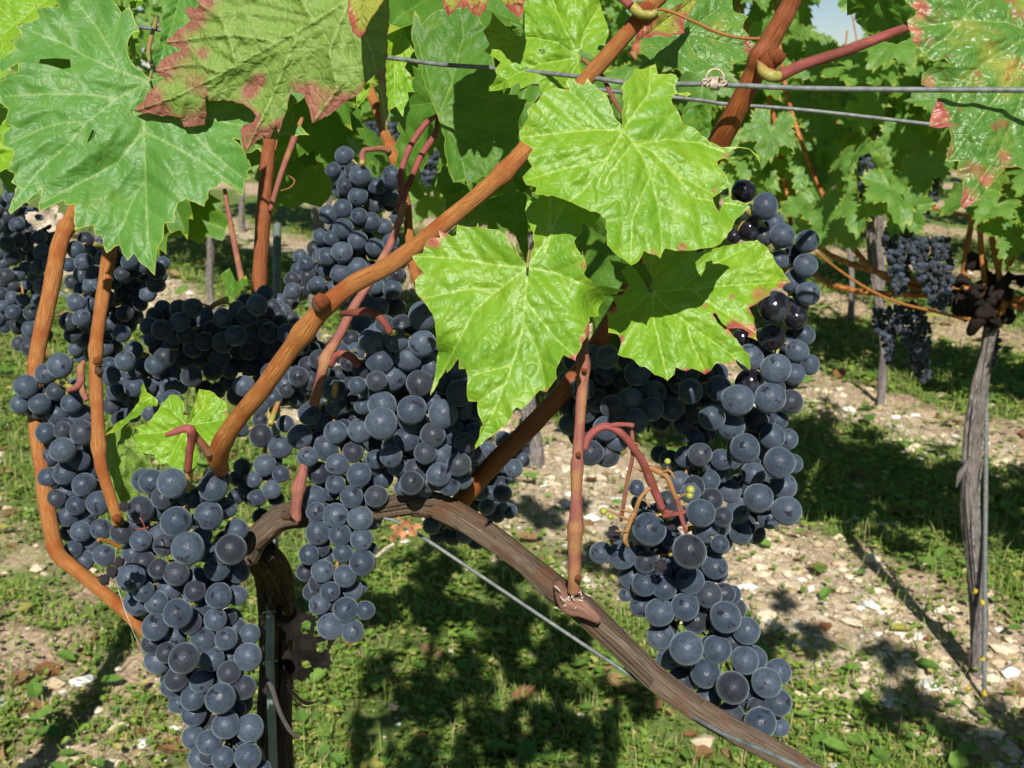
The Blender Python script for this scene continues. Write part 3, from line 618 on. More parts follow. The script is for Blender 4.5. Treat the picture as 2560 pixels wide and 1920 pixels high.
def rowvine(n, t, label, nleaf, seed, group, top=1.42, parts=True, h=.74, span=1.15, canes=7, trunk_r=.022, lean=(0, 0), zlo=.74, thin=None):
    rg = np.random.default_rng(seed); b = rowpt(n, t); root = empty('grape_vine', b); tag(root, label, 'grape vine', group)
    trunk(root, b[0], b[1], h, trunk_r, lean, seed)
    hd = b + np.array([lean[0], lean[1], h])
    for k in range(canes):
        tt = rg.uniform(-.5, .5) * span; zt = rg.uniform(top - .25, top + .08); e = rowpt(n + rg.normal(0, .05), t + tt); s = hd + np.append(RV * tt * rg.uniform(.2, .8), rg.uniform(-.04, .06))
        W = np.array([hd, s, (s + e + [0, 0, zt]) / 2 + [rg.normal(0, .04), rg.normal(0, .04), -.02], e + [0, 0, zt]]); 
        if not parts and k > 2: break
        tube('cane', W, np.array([.006, .0055, .0045, .003]), M_CANE, root, seg=7, n=6)
    pool = []
    for k in range(int(nleaf * 1.7)):
        tt = rg.uniform(-.5, .5) * span; z = zlo + (top - zlo) * rg.beta(1.25, 1.1); p = rowpt(n + rg.normal(0, .10), t + tt) + [0, 0, z]
        iv = in_view(p)
        if iv and any(math.hypot(iv[0] - g_[0], iv[1] - g_[1]) < g_[2] + 30 / max(iv[2], 1) for g_ in GAPS): continue
        nr = np.array([rg.normal(0, .45), -.75 + rg.normal(0, .35), .55 + rg.normal(0, .35)]); pool.append((p, nr, rg.uniform(.72, 1.25), rg.normal(0, .7), int(rg.integers(len(GL_FAR)))))
        if len(pool) >= nleaf: break
    pool.sort(key=lambda q: q[0][1]); n_parts = min(300, len(pool)) if parts else 0
    for p, nr, s, roll, gi in pool[:n_parts]: link('leaf', GL_FAR[gi], root, p, leaf_rot(nr, (0, 0, -1), roll), s)
    rest = pool[n_parts:]
    if rest:
        V, F, Cc, o = [], [], [], 0; cache = []
        for me in GL_FAR:
            co = np.empty(len(me.vertices) * 3); me.vertices.foreach_get('co', co); fi = np.empty(len(me.polygons) * 3, np.int32); me.polygons.foreach_get('vertices', fi); cc = np.empty(len(me.vertices) * 4); me.color_attributes['data'].data.foreach_get('color', cc); cache.append((co.reshape(-1, 3), fi.reshape(-1, 3), cc.reshape(-1, 4)))
        for p, nr, s, roll, gi in rest:
            co, fi, cc = cache[gi]; M = np.array(leaf_rot(nr, (0, 0, -1), roll).to_matrix()); V.append(co * s @ M.T + p); F.append(fi + o); Cc.append(cc); o += len(co)
        fo = link('foliage', mesh('foliage', np.vstack(V), np.vstack(F), M_LF, cols=np.vstack(Cc), loc=b), root, b); tag(fo, kind='stuff')
    return root
G2 = 'vines of the row behind'
VA = rowvine(1.81, .960, 'shaggy-barked vine with knotted dark head tied to a thin metal stake', 310, 101, G2, span=1.5, lean=(-.055, 0), zlo=.84, trunk_r=.0115, top=1.40, canes=8)
rowvine(1.83, 2.35, 'leafy vine of the second row, right after the shaggy staked trunk', 330, 102, G2, span=1.5, top=1.42, trunk_r=.018)
rowvine(1.90, 3.8, 'vine with a thin pale trunk between the left red cane and the upper bunch', 430, 103, G2, span=1.5, top=1.45, trunk_r=.013)
rowvine(1.90, 4.85, 'vine with a thin grey trunk glimpsed below the tip edge of the big green leaf', 300, 104, G2, span=1.3, top=1.5, trunk_r=.013)
rowvine(1.85, -.35, 'leafy vine at the right edge behind the red-spotted leaf', 240, 105, G2, span=1.1, top=1.38, trunk_r=.018, canes=4)
rowvine(1.85, 6.3, 'farthest visible vine of the second row toward the upper left', 260, 116, G2, span=1.5, top=1.5, parts=False)
G3 = 'vines in the farther rows'
rowvine(3.14, 2.09, 'vine with a bare grey trunk rising from the pale gravel strip', 330, 106, G3, span=1.3, top=1.36, trunk_r=.0105, lean=(-.10, .0), parts=False)
rowvine(4.45, 3.06, 'vine with a slim trunk and orange lichen at its foot', 330, 107, G3, span=1.4, top=1.34, trunk_r=.013, parts=False)
k = 0
for n_, ts in ((3.12, (.8, 3.4, 4.7, 6.0, 7.3)), (4.45, (1.7, 4.4, 5.8, 7.2, 8.6)), (5.8, (2.6, 4.2, 5.8, 7.4)), (7.2, (3.6, 5.4, 7.2, 9.0)), (8.6, (4.6, 6.6, 8.6)), (10.0, (5.5, 7.6, 9.8))):
    for t_ in ts:
        k += 1; rowvine(n_, t_, {3.12: 'leafy vine of the third row seen through gaps in the second', 4.45: 'vine of the fourth row, small leaves glimpsed between nearer vines', 5.8: 'vine of the fifth row showing as small green leaves', 7.2: 'distant vine of the sixth row'}.get(n_, 'distant vine in the last rows, only tiny leaves showing'), 260 if n_ < 6 else 200, 200 + k, 'vines of the far rows', span=1.5 if n_ < 5 else 2.1, top=1.30, parts=False, canes=3, trunk_r=.013)

# vine A: knotted head, canes, stake, the tied-down fruiting cane
hdA = rowpt(1.80, .965) + [-.055, 0, .74]
rg = np.random.default_rng(5); kn = []
for i in range(46): c = hdA + rg.normal(0, .021, 3); kn.append(tube_geo(np.array([c, c + rg.normal(0, .009, 3), c + rg.normal(0, .013, 3)]), np.array([.010, .011, .006]) * rg.uniform(.6, 1.2), seg=8, n=4, rough=.3))
V, F, U = merge(kn); M_KNOT = wood_mat('knot', (.014, .010, .008), (.075, .055, .045), bump=.006, rough=.9, spec=.1)
link('head', mesh('head', V, F, M_KNOT, uv=U, loc=hdA), VA, hdA)
for s in ('1900 1500 1.98 14 1850 1300 2.0 12 1860 1060 2.0 11 1880 800 2.02 8', '2000 1480 1.98 14 2050 1300 1.97 13 2080 1150 1.96 12 2070 900 1.97 10', '1960 1500 2.0 11 1990 1300 2.03 10 1985 1050 2.03 9 1940 800 2.05 7',
          '2020 1450 1.95 16 2090 1330 1.9 16 2180 1230 1.85 14'): cane('cane', 3, s, M_CANE, VA, seg=8, n=6)
cane('cane', 6, '1215 52 1.72 11 1340 150 1.74 12 1480 240 1.76 13 1620 300 1.79 14 1780 340 1.83 14 1930 374 1.87 16 2030 368 1.87 16 2090 315 1.88 15', M_TENDRIL, VA, seg=10, n=8, nodes=(.3, .55, .8))
st = tube('metal_stake', P([2442, 2443, 2440, 2438], [640, 1000, 1400, 1760], [2.03, 2.02, 2.03, 2.05]) + np.array([0, -.04, 0]), np.array([.0042] * 4), M_WIRE, seg=8, n=3)
tag(st, 'thin grey metal stake tied to the shaggy vine trunk at right', 'stake', 'vineyard stakes')
for s in ('1890 1180 1.93 5 1905 1120 1.93 30 1935 1080 1.93 22 1955 1030 1.94 5',): cane('bark_strip', 6, s, M_BARK, VA, seg=6, n=5)
for i, (cx, cy) in enumerate(((1950, 575), (1978, 640), (1985, 930), (1930, 1090), (2000, 1110))):
    W = P(*[np.array(q) + rg.normal(0, 5, 3) for q in ([S(9, cx, cy)[0]] * 3, [S(9, cx, cy)[1]] * 3)], np.array([1.98, 1.975, 1.98])); link('lichen', mesh('lichen', *tube_geo(W, np.array([.002, .0045, .002]), seg=7, n=3, rough=.2)[:2], M_LICHEN, loc=W[0]), VA, W[0])
# thin posts far left and stakes
for u, v0, v1, dd, r, lb in ((2130, 615, 800, 4.9, .011, 'pale weathered post with yellow lichen foot beyond the orange cane'), (1765, 0, 0, 0, 0, ''),):
    if not dd: continue
    W = P([u - 6, u, u - 4], [v0, (v0 + v1) / 2, v1], [dd] * 3); o = tube('wooden_post', W, np.array([r, r * 1.1, r * 1.2]), M_BARK, seg=10, n=4, rough=.06); tag(o, lb, 'post', 'vineyard stakes')
def row_bunch(c, poly, d, label, seed, r=6.9):
    pl = pts(c, poly); pl = pl.mean(0) + (pl - pl.mean(0)) * 1.12; return bunch('grape_bunch', label, poly_items(pl, r, seed, .35, 1.25, .4), d, seed, lo=True, fill=.9, thick=.07, rphys=r * d / FPX, group='grape bunches on the row behind')
row_bunch(6, '1540,0 1660,0 1665,120 1650,230 1600,250 1570,150', 1.93, 'dark shaded bunch hanging left of the long lit bunch behind', 301)
row_bunch(6, '1710,0 1850,0 1865,120 1865,270 1830,335 1760,290 1710,180 1670,60', 1.9, 'long lit bunch ending beside the orange cane near the knotted head', 302)
row_bunch(6, '1500,340 1580,330 1600,430 1585,560 1555,580 1530,470 1495,410', 2.05, 'narrow bunch just below the orange cane, left one of two', 303)
row_bunch(6, '1600,330 1680,310 1740,350 1765,450 1755,560 1765,640 1730,675 1690,630 1650,500 1600,420', 2.02, 'longer lit bunch below the orange cane, tapering to its tip', 304)
row_bunch(6, '2035,450 2070,360 2095,420 2095,520 2065,600 2040,560', 2.15, 'small bunch just right of the shaggy vine trunk', 305)
row_bunch(3, '1190,830 1240,820 1265,900 1260,1100 1220,1150 1195,1000', 1.98, 'slim bunch between green leaves above the orange cane', 306)
row_bunch(3, '1310,1060 1400,1090 1500,1180 1480,1300 1400,1360 1330,1300 1360,1190', 1.96, 'loose bunch with visible stalks above the long lit bunch', 307)
row_bunch(3, '1590,960 1625,980 1620,1080 1570,1180 1500,1160 1520,1090', 1.95, 'small dark bunch under leaves left of the knotted head', 308)
row_bunch(2, '270,740 420,700 550,760 540,850 400,860 300,880', 3.1, 'distant bunch behind the red petioles near the top bunch', 309)
row_bunch(2, '520,900 620,870 700,900 680,1020 640,1110 600,1050 590,960 530,950', 3.0, 'distant dark bunch right of the red petioles', 310)
row_bunch(2, '1630,1300 1690,1300 1690,1480 1650,1450 1630,1380', 2.8, 'distant bunch peeping out between the lime leaves', 311)

# ================================================================== THE NEAR VINE
VN = empty('grape_vine', (P(700, 1500, .66)[0], P(700, 1500, .66)[1], 0)); tag(VN, 'near vine with arched old wood, orange canes and large sunlit leaves', 'grape vine')
bx, by = VN.location.x, VN.location.y
tw = P([690, 695, 690, 650], [1920, 1650, 1450, 1370], [.84, .83, .79, .70]); tw = np.vstack([[tw[0][0], tw[0][1] + .03, 0.], [tw[0][0], tw[0][1] + .02, .35], tw])
M_BARK_SHADE = wood_mat('trunk_bark_shaded', (.03, .021, .016), (.15, .11, .085), su=16, sv=3, rough=.95, spec=.05, bump=.004)  # bark darkened for the near trunk, its shade put into the colour
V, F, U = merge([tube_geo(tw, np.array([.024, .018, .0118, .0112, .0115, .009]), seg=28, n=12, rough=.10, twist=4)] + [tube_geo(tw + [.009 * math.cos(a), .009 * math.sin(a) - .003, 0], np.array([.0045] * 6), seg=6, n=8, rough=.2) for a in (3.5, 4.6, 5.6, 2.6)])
link('trunk', mesh('trunk', V, F, M_BARK_SHADE, uv=U, loc=tw[0]), VN, tw[0])
# arched old wood
ow = cat(*[np.array([q]) for q in [S(7, 1470, 420), S(7, 1520, 310), S(7, 1600, 235), S(7, 1700, 170), S(8, 60, 150), S(8, 250, 135), S(8, 400, 110), S(8, 560, 85), S(8, 700, 105), S(8, 870, 190), S(8, 1060, 320), S(8, 1250, 470), S(8, 1400, 600), S(8, 1520, 680), S(9, 100, 850), S(9, 300, 1040), S(9, 520, 1200), S(9, 750, 1335), S(9, 950, 1440), S(9, 1200, 1590)]])
od = np.interp(np.arange(len(ow)), [0, 8, 19], [.64, .60, .49]); owr = np.interp(np.arange(len(ow)), [0, 2, 4, 8, 11, 12.3, 13, 14, 19], [26, 30, 28, 30, 27, 34, 33, 30, 27]) * od / FPX
V, F, U = tube_geo(P(ow[:, 0], ow[:, 1], od), owr, seg=56, n=16, rough=.05, twist=1.5)
gr = []
for k in range(44):                                   # raised fibres along the old wood
    a = rng.uniform(0, 6.28); i0 = rng.integers(0, 14); i1 = i0 + rng.integers(3, 6); Q = P(ow[:, 0], ow[:, 1], od)[i0:i1]; T = np.gradient(Q, axis=0); T /= np.linalg.norm(T, axis=1)[:, None]
    e1 = np.cross(T, CF); e1 /= np.linalg.norm(e1, axis=1)[:, None]; e2 = -np.cross(e1, T); rr_ = owr[i0:i1][:, None]
    gr.append(tube_geo(Q + rr_ * .97 * (math.cos(a) * e1 - abs(math.sin(a)) * np.sign(e2 @ CF)[:, None] * e2), np.full(len(Q), rng.uniform(.0004, .0015)), seg=5, n=8, rough=.25))
V, F, U = merge([(V, F, U)] + gr); loc = P(ow[8, 0], ow[8, 1], .6)
OW = link('old_wood', mesh('old_wood', V, F, M_OLD, uv=U, loc=loc), VN, loc)
# the lit collar where the pink shoot grows from the old wood
cw, cr = path(8, '1400 560 .545 60 1440 640 .538 130 1490 690 .534 170 1560 720 .532 130 1660 790 .530 50'); 
V, F, U = tube_geo(cw, cr * .7, seg=24, n=8, rough=.08); link('collar', mesh('collar', V, F, wood_mat('collar', (.22, .10, .07), (.38, .20, .14), bump=.001, rough=.6), uv=U, loc=cw[2]), OW, cw[2])
fl = []
for k in range(22):
    p0 = P(*S(8, 1400 + rng.uniform(0, 170), 600 + rng.uniform(0, 120)), .527 + rng.uniform(0, .006)); e = rng.normal(0, .0012, 3); fl.append(tube_geo(np.array([p0, p0 + e, p0 + e * 1.6 + rng.normal(0, .0005, 3)]), np.array([.0003, .0005, .0002]), seg=4, n=2))
V, F, U = merge(fl); link('bark_flakes', mesh('bark_flakes', V, F, M_DRY, uv=U, loc=cw[2]), OW, cw[2])['kind'] = 'stuff'
CN = lambda c, s, m, **k: cane('cane', c, s, m, VN, **k)
CN(0, '552 1175 .590 40 545 1144 .572 52 561 1098 .556 50 600 1040 .545 46 654 975 .535 46 725 875 .527 47 800 780 .520 49 880 712 .517 46 985 655 .515 44 1138 535 .515 42 1222 465 .515 43 1285 405 .516 46 1380 295 .52 42 1475 188 .515 42 1589 58 .51 42 1650 -20 .51 46 1690 -90 .51 40', M_CANE, nodes=(.34, .66, .93), seg=28)
CN(5, '1030 1620 .625 118 1110 1500 .62 116 1300 1290 .612 116 1520 1070 .61 115 1780 770 .61 112 1990 430 .61 104 2120 180 .612 96 2200 -60 .615 90', M_CANE_R, seg=24)
CN(3, '300 1080 .56 60 350 950 .545 90 430 780 .53 125 500 650 .52 122 560 530 .513 118 625 400 .507 124 665 320 .503 140 720 205 .50 118 780 100 .497 112 830 0 .495 108 870 -110 .49 104', M_CANE_R, nodes=(.60,), seg=28)
VL = empty('grape_vine', (-.80, 1.36, 0)); tag(VL, 'neighbouring vine at far left whose outer orange cane bows around the leftmost bunch', 'grape vine')
trunk(VL, -.80, 1.36, .70, .018, (.02, -.02), 909)
cane('cane', 4, '470 -260 .74 84 430 -140 .73 88 385 -60 .72 92 345 60 .715 96 300 300 .70 96 225 640 .69 92 205 800 .685 88 200 950 .685 84 215 1150 .68 84 262 1450 .67 88 300 1700 .66 92 345 1860 .65 92 460 1960 .64 84 640 2110 .63 80 780 2240 .62 76 860 2330 .62 74', M_CANE, VL, nodes=(.12, .62,), seg=24)
CN(4, '700 -180 .655 84 668 -20 .65 86 640 130 .645 84 600 400 .635 82 572 600 .625 78 566 730 .62 74 568 850 .615 76 578 1050 .61 74 586 1230 .605 78 600 1350 .60 68 640 1480 .597 64 680 1600 .593 66 705 1690 .59 62', M_CANE, nodes=(.36, .66), seg=24)
CN(1, '1620 600 .78 84 1600 800 .78 84 1580 1000 .78 84 1565 1200 .78 82 1545 1500 .78 86 1530 1740 .78 88 1500 1950 .78 80', M_CANE_R, nodes=(.55,), seg=20)
CN(2, '240 380 .80 66 280 500 .80 66 340 650 .795 64 390 800 .79 66 430 900 .785 76 470 1050 .785 60 510 1200 .785 58 530 1400 .785 56 560 1600 .785 66 640 1800 .785 60', M_CANE, nodes=(.42, ), seg=18)
SH = lambda c, s, m=None, **k: cane('shoot', c, s, m or M_SHOOT, VN, **k)
sh1 = '2150 600 0.52 0'
SH(0, '1462 800 .545 22 1460 870 .528 24 1458 925 .52 30 1452 1020 .518 26 1445 1130 .516 27 1443 1160 .516 28 1441 1240 .517 27 1440 1300 .519 34 1437 1360 .522 32 1436 1440 .526 32 1435 1480 .53 30', nodes=(.18, .51, .75), seg=20)
SH(0, '1012 505 .60 17 985 590 .60 20 955 650 .595 22 915 720 .59 22 880 775 .588 24 845 845 .585 24 818 888 .583 30 806 925 .582 24 795 970 .585 24 785 1010 .59 26', nodes=(.72,), seg=16)
SH(0, '760 1080 .60 16 758 1170 .598 22 746 1220 .596 32 742 1260 .596 26 738 1300 .598 32', M_SHOOT, nodes=(.5,), seg=16)
SH(5, '300 740 .583 44 330 690 .58 42 375 675 .577 44 430 700 .577 46 465 745 .58 44', M_STALK, seg=12); SH(5, '370 435 .565 30 430 432 .556 44 510 425 .55 50 570 440 .545 52 620 490 .545 46 650 545 .548 42', M_STALK, seg=14)
# two long leaf stalks over the top bunch
SH(2, '700 680 .655 20 640 720 .64 34 575 800 .63 38 520 900 .625 38 485 1000 .62 36 475 1080 .615 36 485 1175 .61 40', M_STALK, seg=12)
SH(2, '695 700 .66 20 685 790 .65 34 640 860 .64 40 590 940 .63 38 545 1050 .62 36 510 1130 .615 36 488 1190 .61 44 470 1240 .605 44', M_STALK, seg=12)
SH(2, '410 892 .78 40 360 880 .775 36 300 885 .77 30 255 900 .77 34 250 1000 .77 44', M_SHOOT, seg=10)
SH(4, '500 715 .62 20 478 760 .618 44 480 830 .618 46 455 870 .615 44 420 885 .612 34 395 895 .61 20', M_SHOOT, seg=12); SH(4, '480 840 .618 36 490 900 .617 40 515 950 .616 30', M_SHOOT, seg=10)
SH(4, '980 1158 .545 24 1030 1140 .545 38 1090 1118 .545 46 1130 1130 .546 60 1135 1180 .55 50 1122 1260 .555 46 1112 1370 .56 44', M_STALK, seg=14); SH(4, '1140 1140 .55 50 1190 1200 .555 50 1240 1265 .562 62', M_SHOOT, seg=12)
SH(1, '1790 700 .80 24 1740 830 .79 40 1690 960 .78 36 1650 1080 .775 34 1600 1250 .775 30', M_SHOOT, seg=10); SH(1, '1330 1120 .95 24 1380 1400 .95 34 1440 1700 .95 40', M_SHOOT, seg=10)
# bits of wood: node buds, stubs, hanging dry piece
def knob(c, x, y, d, r, mat, nm='bud'):
    W = P(*[np.array([q] * 4) for q in S(c, x, y)], np.array([d, d - r * .5, d - r, d - r * 1.35])); W[:, 2] += np.array([0, 0, .2, .5]) * r * .4; return tube(nm, W, np.array([1, .95, .7, .2]) * r, mat, VN, seg=12, n=4, rough=.09)
knob(4, 1905, 365, .512, .0040, M_CANE_R); knob(4, 1896, 388, .514, .0040, M_OLD); knob(3, 740, 310, .494, .0042, M_CANE_R); knob(3, 700, 335, .497, .0050, M_CANE_R); knob(5, 1768, 1272, .512, .0014, M_CANE_R); knob(5, 1803, 772, .514, .0013, M_CANE_R); knob(8, 1530, 532, .519, .0015, M_CANE_R)
knob(4, 580, 715, .61, .0028, M_CANE_R); knob(4, 585, 775, .613, .0026, M_OLD); knob(7, 695, 182, .585, .0026, M_CANE_R); knob(7, 1695, 165, .585, .0028, M_OLD, 'scar'); knob(3, 30, 70, .505, .0055, M_CANE_R); 
SH(3, '690 350 .497 60 700 400 .494 70 750 415 .492 74 800 395 .490 64 900 350 .487 60 1100 285 .482 58 1300 210 .478 54 1450 153 .492 48 1500 138 .508 44', M_STALK, seg=18)
SH(3, '655 330 .498 34 670 385 .491 60 715 415 .489 66 765 418 .4895 50', M_STALK_G, seg=14)
SH(3, '-110 -30 .505 50 -60 20 .502 60 0 70 .50 58 60 80 .498 46 90 60 .498 30', M_STALK_G, seg=14); SH(3, '-200 -60 .50 36 -110 -20 .50 50 -50 30 .498 44', M_STALK, seg=12)
tn = cane('tendril', 3, '60 60 .505 12 140 55 .505 16 300 120 .506 17 420 175 .507 17 540 205 .508 17 680 212 .508 14', M_TENDRIL, VN, seg=8)
cane('tendril', 1, '1620 800 .775 8 1640 830 .77 8 1630 890 .77 7', M_TENDRIL, VN, seg=6); cane('tendril', 1, '1660 1130 .77 6 1720 1110 .77 8 1745 1070 .77 8 1710 1040 .77 6', M_TENDRIL, VN, seg=6)
cane('tendril', 7, '720 355 .56 22 650 320 .555 24 590 305 .55 22 580 320 .549 14', M_TENDRIL, VN, seg=8)
# dried tendril knot on the wire
th = np.linspace(-.6, 3.9, 16); cx, cy = S(3, 410, 425); rr = 48 / 2.18
W = P(cx + rr * np.cos(th), cy - rr * np.sin(th), .495 + 0 * th); kp = [tube_geo(W, np.full(16, 5.5 / 2.18 * .5 / FPX * 1.0), seg=10, n=3)]
for k in range(4): a = np.linspace(0, 6.28, 12); W = P(cx - 8 + k * 5 + 3 * np.sin(a), cy + 14 + 15 * np.cos(a), .497 + .004 * np.sin(a)); kp.append(tube_geo(W, np.full(12, .0006), seg=6, n=2))
for k in range(16): s_ = rng.choice([-1, 1]); p0 = P(cx + s_ * 12, cy + rng.uniform(-2, 18), .493); p1 = P(cx + s_ * rng.uniform(20, 36), cy + rng.uniform(-6, 26), .488 + rng.uniform(0, .008)); kp.append(tube_geo(np.array([p0, (p0 + p1) / 2 + rng.normal(0, .0006, 3), p1]), np.array([.0006, .0006, .0002]), seg=4, n=2))
V, F, U = merge(kp); o = link('dried_tendril', mesh('dried_tendril', V, F, M_DRY, uv=U, loc=P(cx, cy, .5)), None, P(cx, cy, .5)); tag(o, 'pale dried tendril curled into a ring around the upper wire', 'tendril')

# ------------------------------------------------------------------ wires and stake
def wire(c, s, label, mat=M_WIRE): W, r = path(c, s); o = tube('trellis_wire', W, r, mat, seg=10, n=6); tag(o, label, 'wire', 'trellis wires'); return o
wire(0, '300 60 .66 9 700 120 .60 10 967 144 .565 11 1100 161 .552 11 1240 171 .54 11.5 1475 194 .515 12 1565 206 .508 12.5 1700 210 .50 13 1790 211 .496 13 2060 222 .482 14 2560 225 .455 14 2800 226 .44 14', 'upper grey trellis wire holding the curled dry tendril, crossing the whole vine')
wire(0, '1300 205 .66 10 1719 247 .63 10 1816 260 .625 10 2021 276 .615 10 2375 316 .60 10 2900 372 .58 10', 'second grey wire just below the upper wire, behind the thick cane')
wire(0, '960 1295 .592 8 1033 1328 .586 9 1403 1574 .555 9.5 1660 1743 .53 10 1790 1825 .505 11 1931 1886 .478 12 2100 1965 .46 12', 'lower grey wire sloping down beside the arched old wood')
wire(0, '120 715 .80 9 165 740 .79 9 260 800 .76 9', 'short stretch of wire behind the leftmost canes')
wire(0, '2000 322 2.2 4 2300 345 2.2 4 2600 372 2.2 4', 'thin far wire in the foliage of the row behind'); wire(0, '2330 638 2.1 5 2400 655 2.08 6 2445 665 2.06 6', 'far wire leading to the knotted vine head')
st = tube('metal_stake', np.vstack([P([693, 692, 688, 684], [560, 820, 1300, 1920], [.86, .84, .82, .80]), [[P(684, 1920, .80)[0] + .002, P(684, 1920, .80)[1], -.05]]]), np.array([.0032, .0032, .0032, .0031, .0032]), M_STAKE, seg=10, n=4)
tag(st, 'dark galvanised stake rising through the shaded bunches behind the trunk', 'stake', 'vineyard stakes')
for yy in (745, 1040): a = np.linspace(0, 6.5, 14); x0, y0 = S(7, 1620, yy); W = P(x0 + 26 * np.cos(a), y0 + 7 * np.sin(a), .80 + .022 * np.sin(a)); o = tube('wire_tie', W, np.full(14, .0007), M_WIRE, seg=6, n=2); tag(o, 'thin wire tie around trunk and stake, %s one' % ('upper' if yy < 900 else 'lower'), 'wire tie', 'wire ties')
o = cane('bark_strip', 7, '1570 1130 .63 24 1610 1180 .628 28 1660 1330 .627 26 1720 1440 .627 24 1770 1480 .63 22', M_BARK, VN, seg=8)
for s in ('1690 1150 .66 10 1760 1240 .66 20 1820 1275 .66 22 1885 1265 .66 4', '1700 1170 .66 8 1740 1250 .66 10 1800 1300 .66 8 1860 1290 .66 3', '1680 1050 .66 10 1700 1130 .66 10 1760 1210 .66 6'): cane('bark_strip', 7, s, M_KNOT, VN, seg=6)
# spider threads
for s in ('690 350 .54 1.6 680 440 .54 1.6', '700 600 .545 2.5 760 780 .545 2.5 850 990 .55 2.0'): W, r = path(7, s); o = tube('spider_thread', W, r, M_THREAD, seg=4, n=3); tag(o, 'fine pale thread hanging beside the front left bunch, %s piece' % ('upper' if '690 350' in s else 'lower'), 'thread', 'spider threads')

# ------------------------------------------------------------------ leaves seen close
def FL(*a, **k): return front_leaf('leaf', *a, parent=VN, **k)
c1 = lambda s: pts(1, s); c2 = lambda s: pts(2, s); c3 = lambda s: pts(3, s); c4 = lambda s: pts(4, s); c5 = lambda s: pts(5, s); c6 = lambda s: pts(6, s)
LF1 = FL(c1('900,470 880,455 810,400 770,350 752,290 762,235 790,190 825,190 800,130 785,70 765,40 720,75 700,40 640,-60 300,-80 330,0 350,42 280,38 215,52 230,100 180,125 95,155 130,210 70,250 90,285 0,350 -60,420 20,430 105,372 108,422 30,437 28,470 0,490 -40,560 0,612 52,650 22,735 65,745 12,800 12,860 62,882 82,900 45,1010 88,1030 65,1080 102,1100 50,1250 62,1270 200,1160 242,1118 230,1250 380,1185 387,1215 445,1210 440,1365 550,1330 562,1390 600,1397 630,1500 705,1452 755,1545 795,1500 825,1552 917,1632 930,1480 965,1420 975,1322 1030,1320 1055,1200 1105,1175 1210,1225 1242,1120 1285,1112 1315,1075 1437,1160 1450,1062 1480,1060 1465,1020 1490,990 1440,880 1380,818 1560,862 1555,815 1642,830 1640,800 1835,800 1740,720 1745,680 1710,652 1765,605 1720,550 1690,500 1500,440 1200,420 1000,440'),
   [c1('885,480 860,600 850,780 865,1080 875,1400 915,1600'), c1('885,480 690,585 520,720 400,860 240,1000 80,1200'), c1('885,480 725,430 660,310 580,170 460,20'), c1('725,430 520,340 380,260 200,190'), c1('690,585 520,560 300,555 30,570'), c1('520,720 380,725 250,760 60,850'),
    c1('850,780 1000,850 1200,960 1430,1130'), c1('885,490 1050,640 1300,720 1700,790'), c1('850,780 700,960 520,1060 250,1200'), c1('860,1060 780,1200 720,1350 640,1460'), c1('1100,740 1250,900 1430,1050')],
   .513, M_L1, tilt=(.01, .035), wave=.006, droop=.03, cup=.0035, holes=[c1('205,352 330,345 415,352 420,400 370,410 290,385 215,372'), c1('548,765 566,785 560,815 515,845')], seed=1)
FL(c1('790,655 850,590 900,530 950,480 980,460 925,430 920,408 960,350 1040,312 1080,295 975,252 1080,160 1132,120 1092,55 1112,42 1170,45 1185,20 1150,-20 1150,-80 1500,-190 2000,-200 2300,-150 2310,100 2290,330 2282,420 2300,640 2297,800 2262,740 2246,640 2244,540 2240,430 2190,470 2120,560 2040,610 1950,680 1850,732 1830,640 1800,560 1742,545 1730,500 1700,642 1650,792 1640,740 1612,792 1590,830 1560,800 1450,907 1420,780 1442,740 1500,722 1517,690 1490,650 1430,612 1320,592 1240,602 1220,560 1225,620 1212,740 1090,752 1065,700 1020,687 850,672'),
   [c1('2060,0 1850,130 1640,250 1300,440 1020,580 800,655'), c1('1640,250 1500,215 1350,203 1160,225 985,250'), c1('1310,437 1200,385 1090,380 935,415'), c1('1775,180 1700,350 1600,600 1455,895'), c1('1400,380 1350,205 1310,100 1180,20'), c1('2060,20 1950,300 2000,520 1855,720'), c1('2070,10 2200,300 2270,600 2292,780'), c1('1860,120 1780,0 1700,-150')],
   .502, M_L2, tilt=(-.03, -.03), wave=.004, droop=.02, cup=.0025, flip=True, seed=2, redat=[(*S(1, x, y), r) for x, y, r in ((1130, 90, 50), (1030, 250, 50), (980, 380, 40), (1120, 440, 60), (900, 620, 60), (1150, 700, 45), (1480, 780, 70), (1640, 740, 40), (1850, 600, 60), (1480, 540, 28), (1540, 470, 24), (1200, 320, 30), (1200, 10, 40), (1950, 620, 50))])
FL(c2('1205,-60 1210,100 1190,215 1150,200 1080,140 1020,70 1005,140 965,185 1005,260 975,300 1070,370 1035,415 1050,445 1000,540 1120,520 1180,485 1190,525 1290,490 1310,540 1400,600 1500,600 1560,560 1600,470 1545,380 1530,310 1545,290 1580,310 1655,355 1700,300 1690,255 1712,180 1690,110 1650,0 1640,-90 1400,-120'),
   [c2('1540,340 1440,160 1380,0 1370,-80'), c2('1540,340 1300,380 1160,440 1010,530'), c2('1540,340 1400,250 1250,220 1080,270 985,295'), c2('1540,340 1560,200 1640,60'), c2('1540,350 1480,450 1440,560')], .53, M_L4, tilt=(.02, .06), wave=.004, seed=3, holes=[c2('1290,292 1330,288 1333,315 1315,322')])
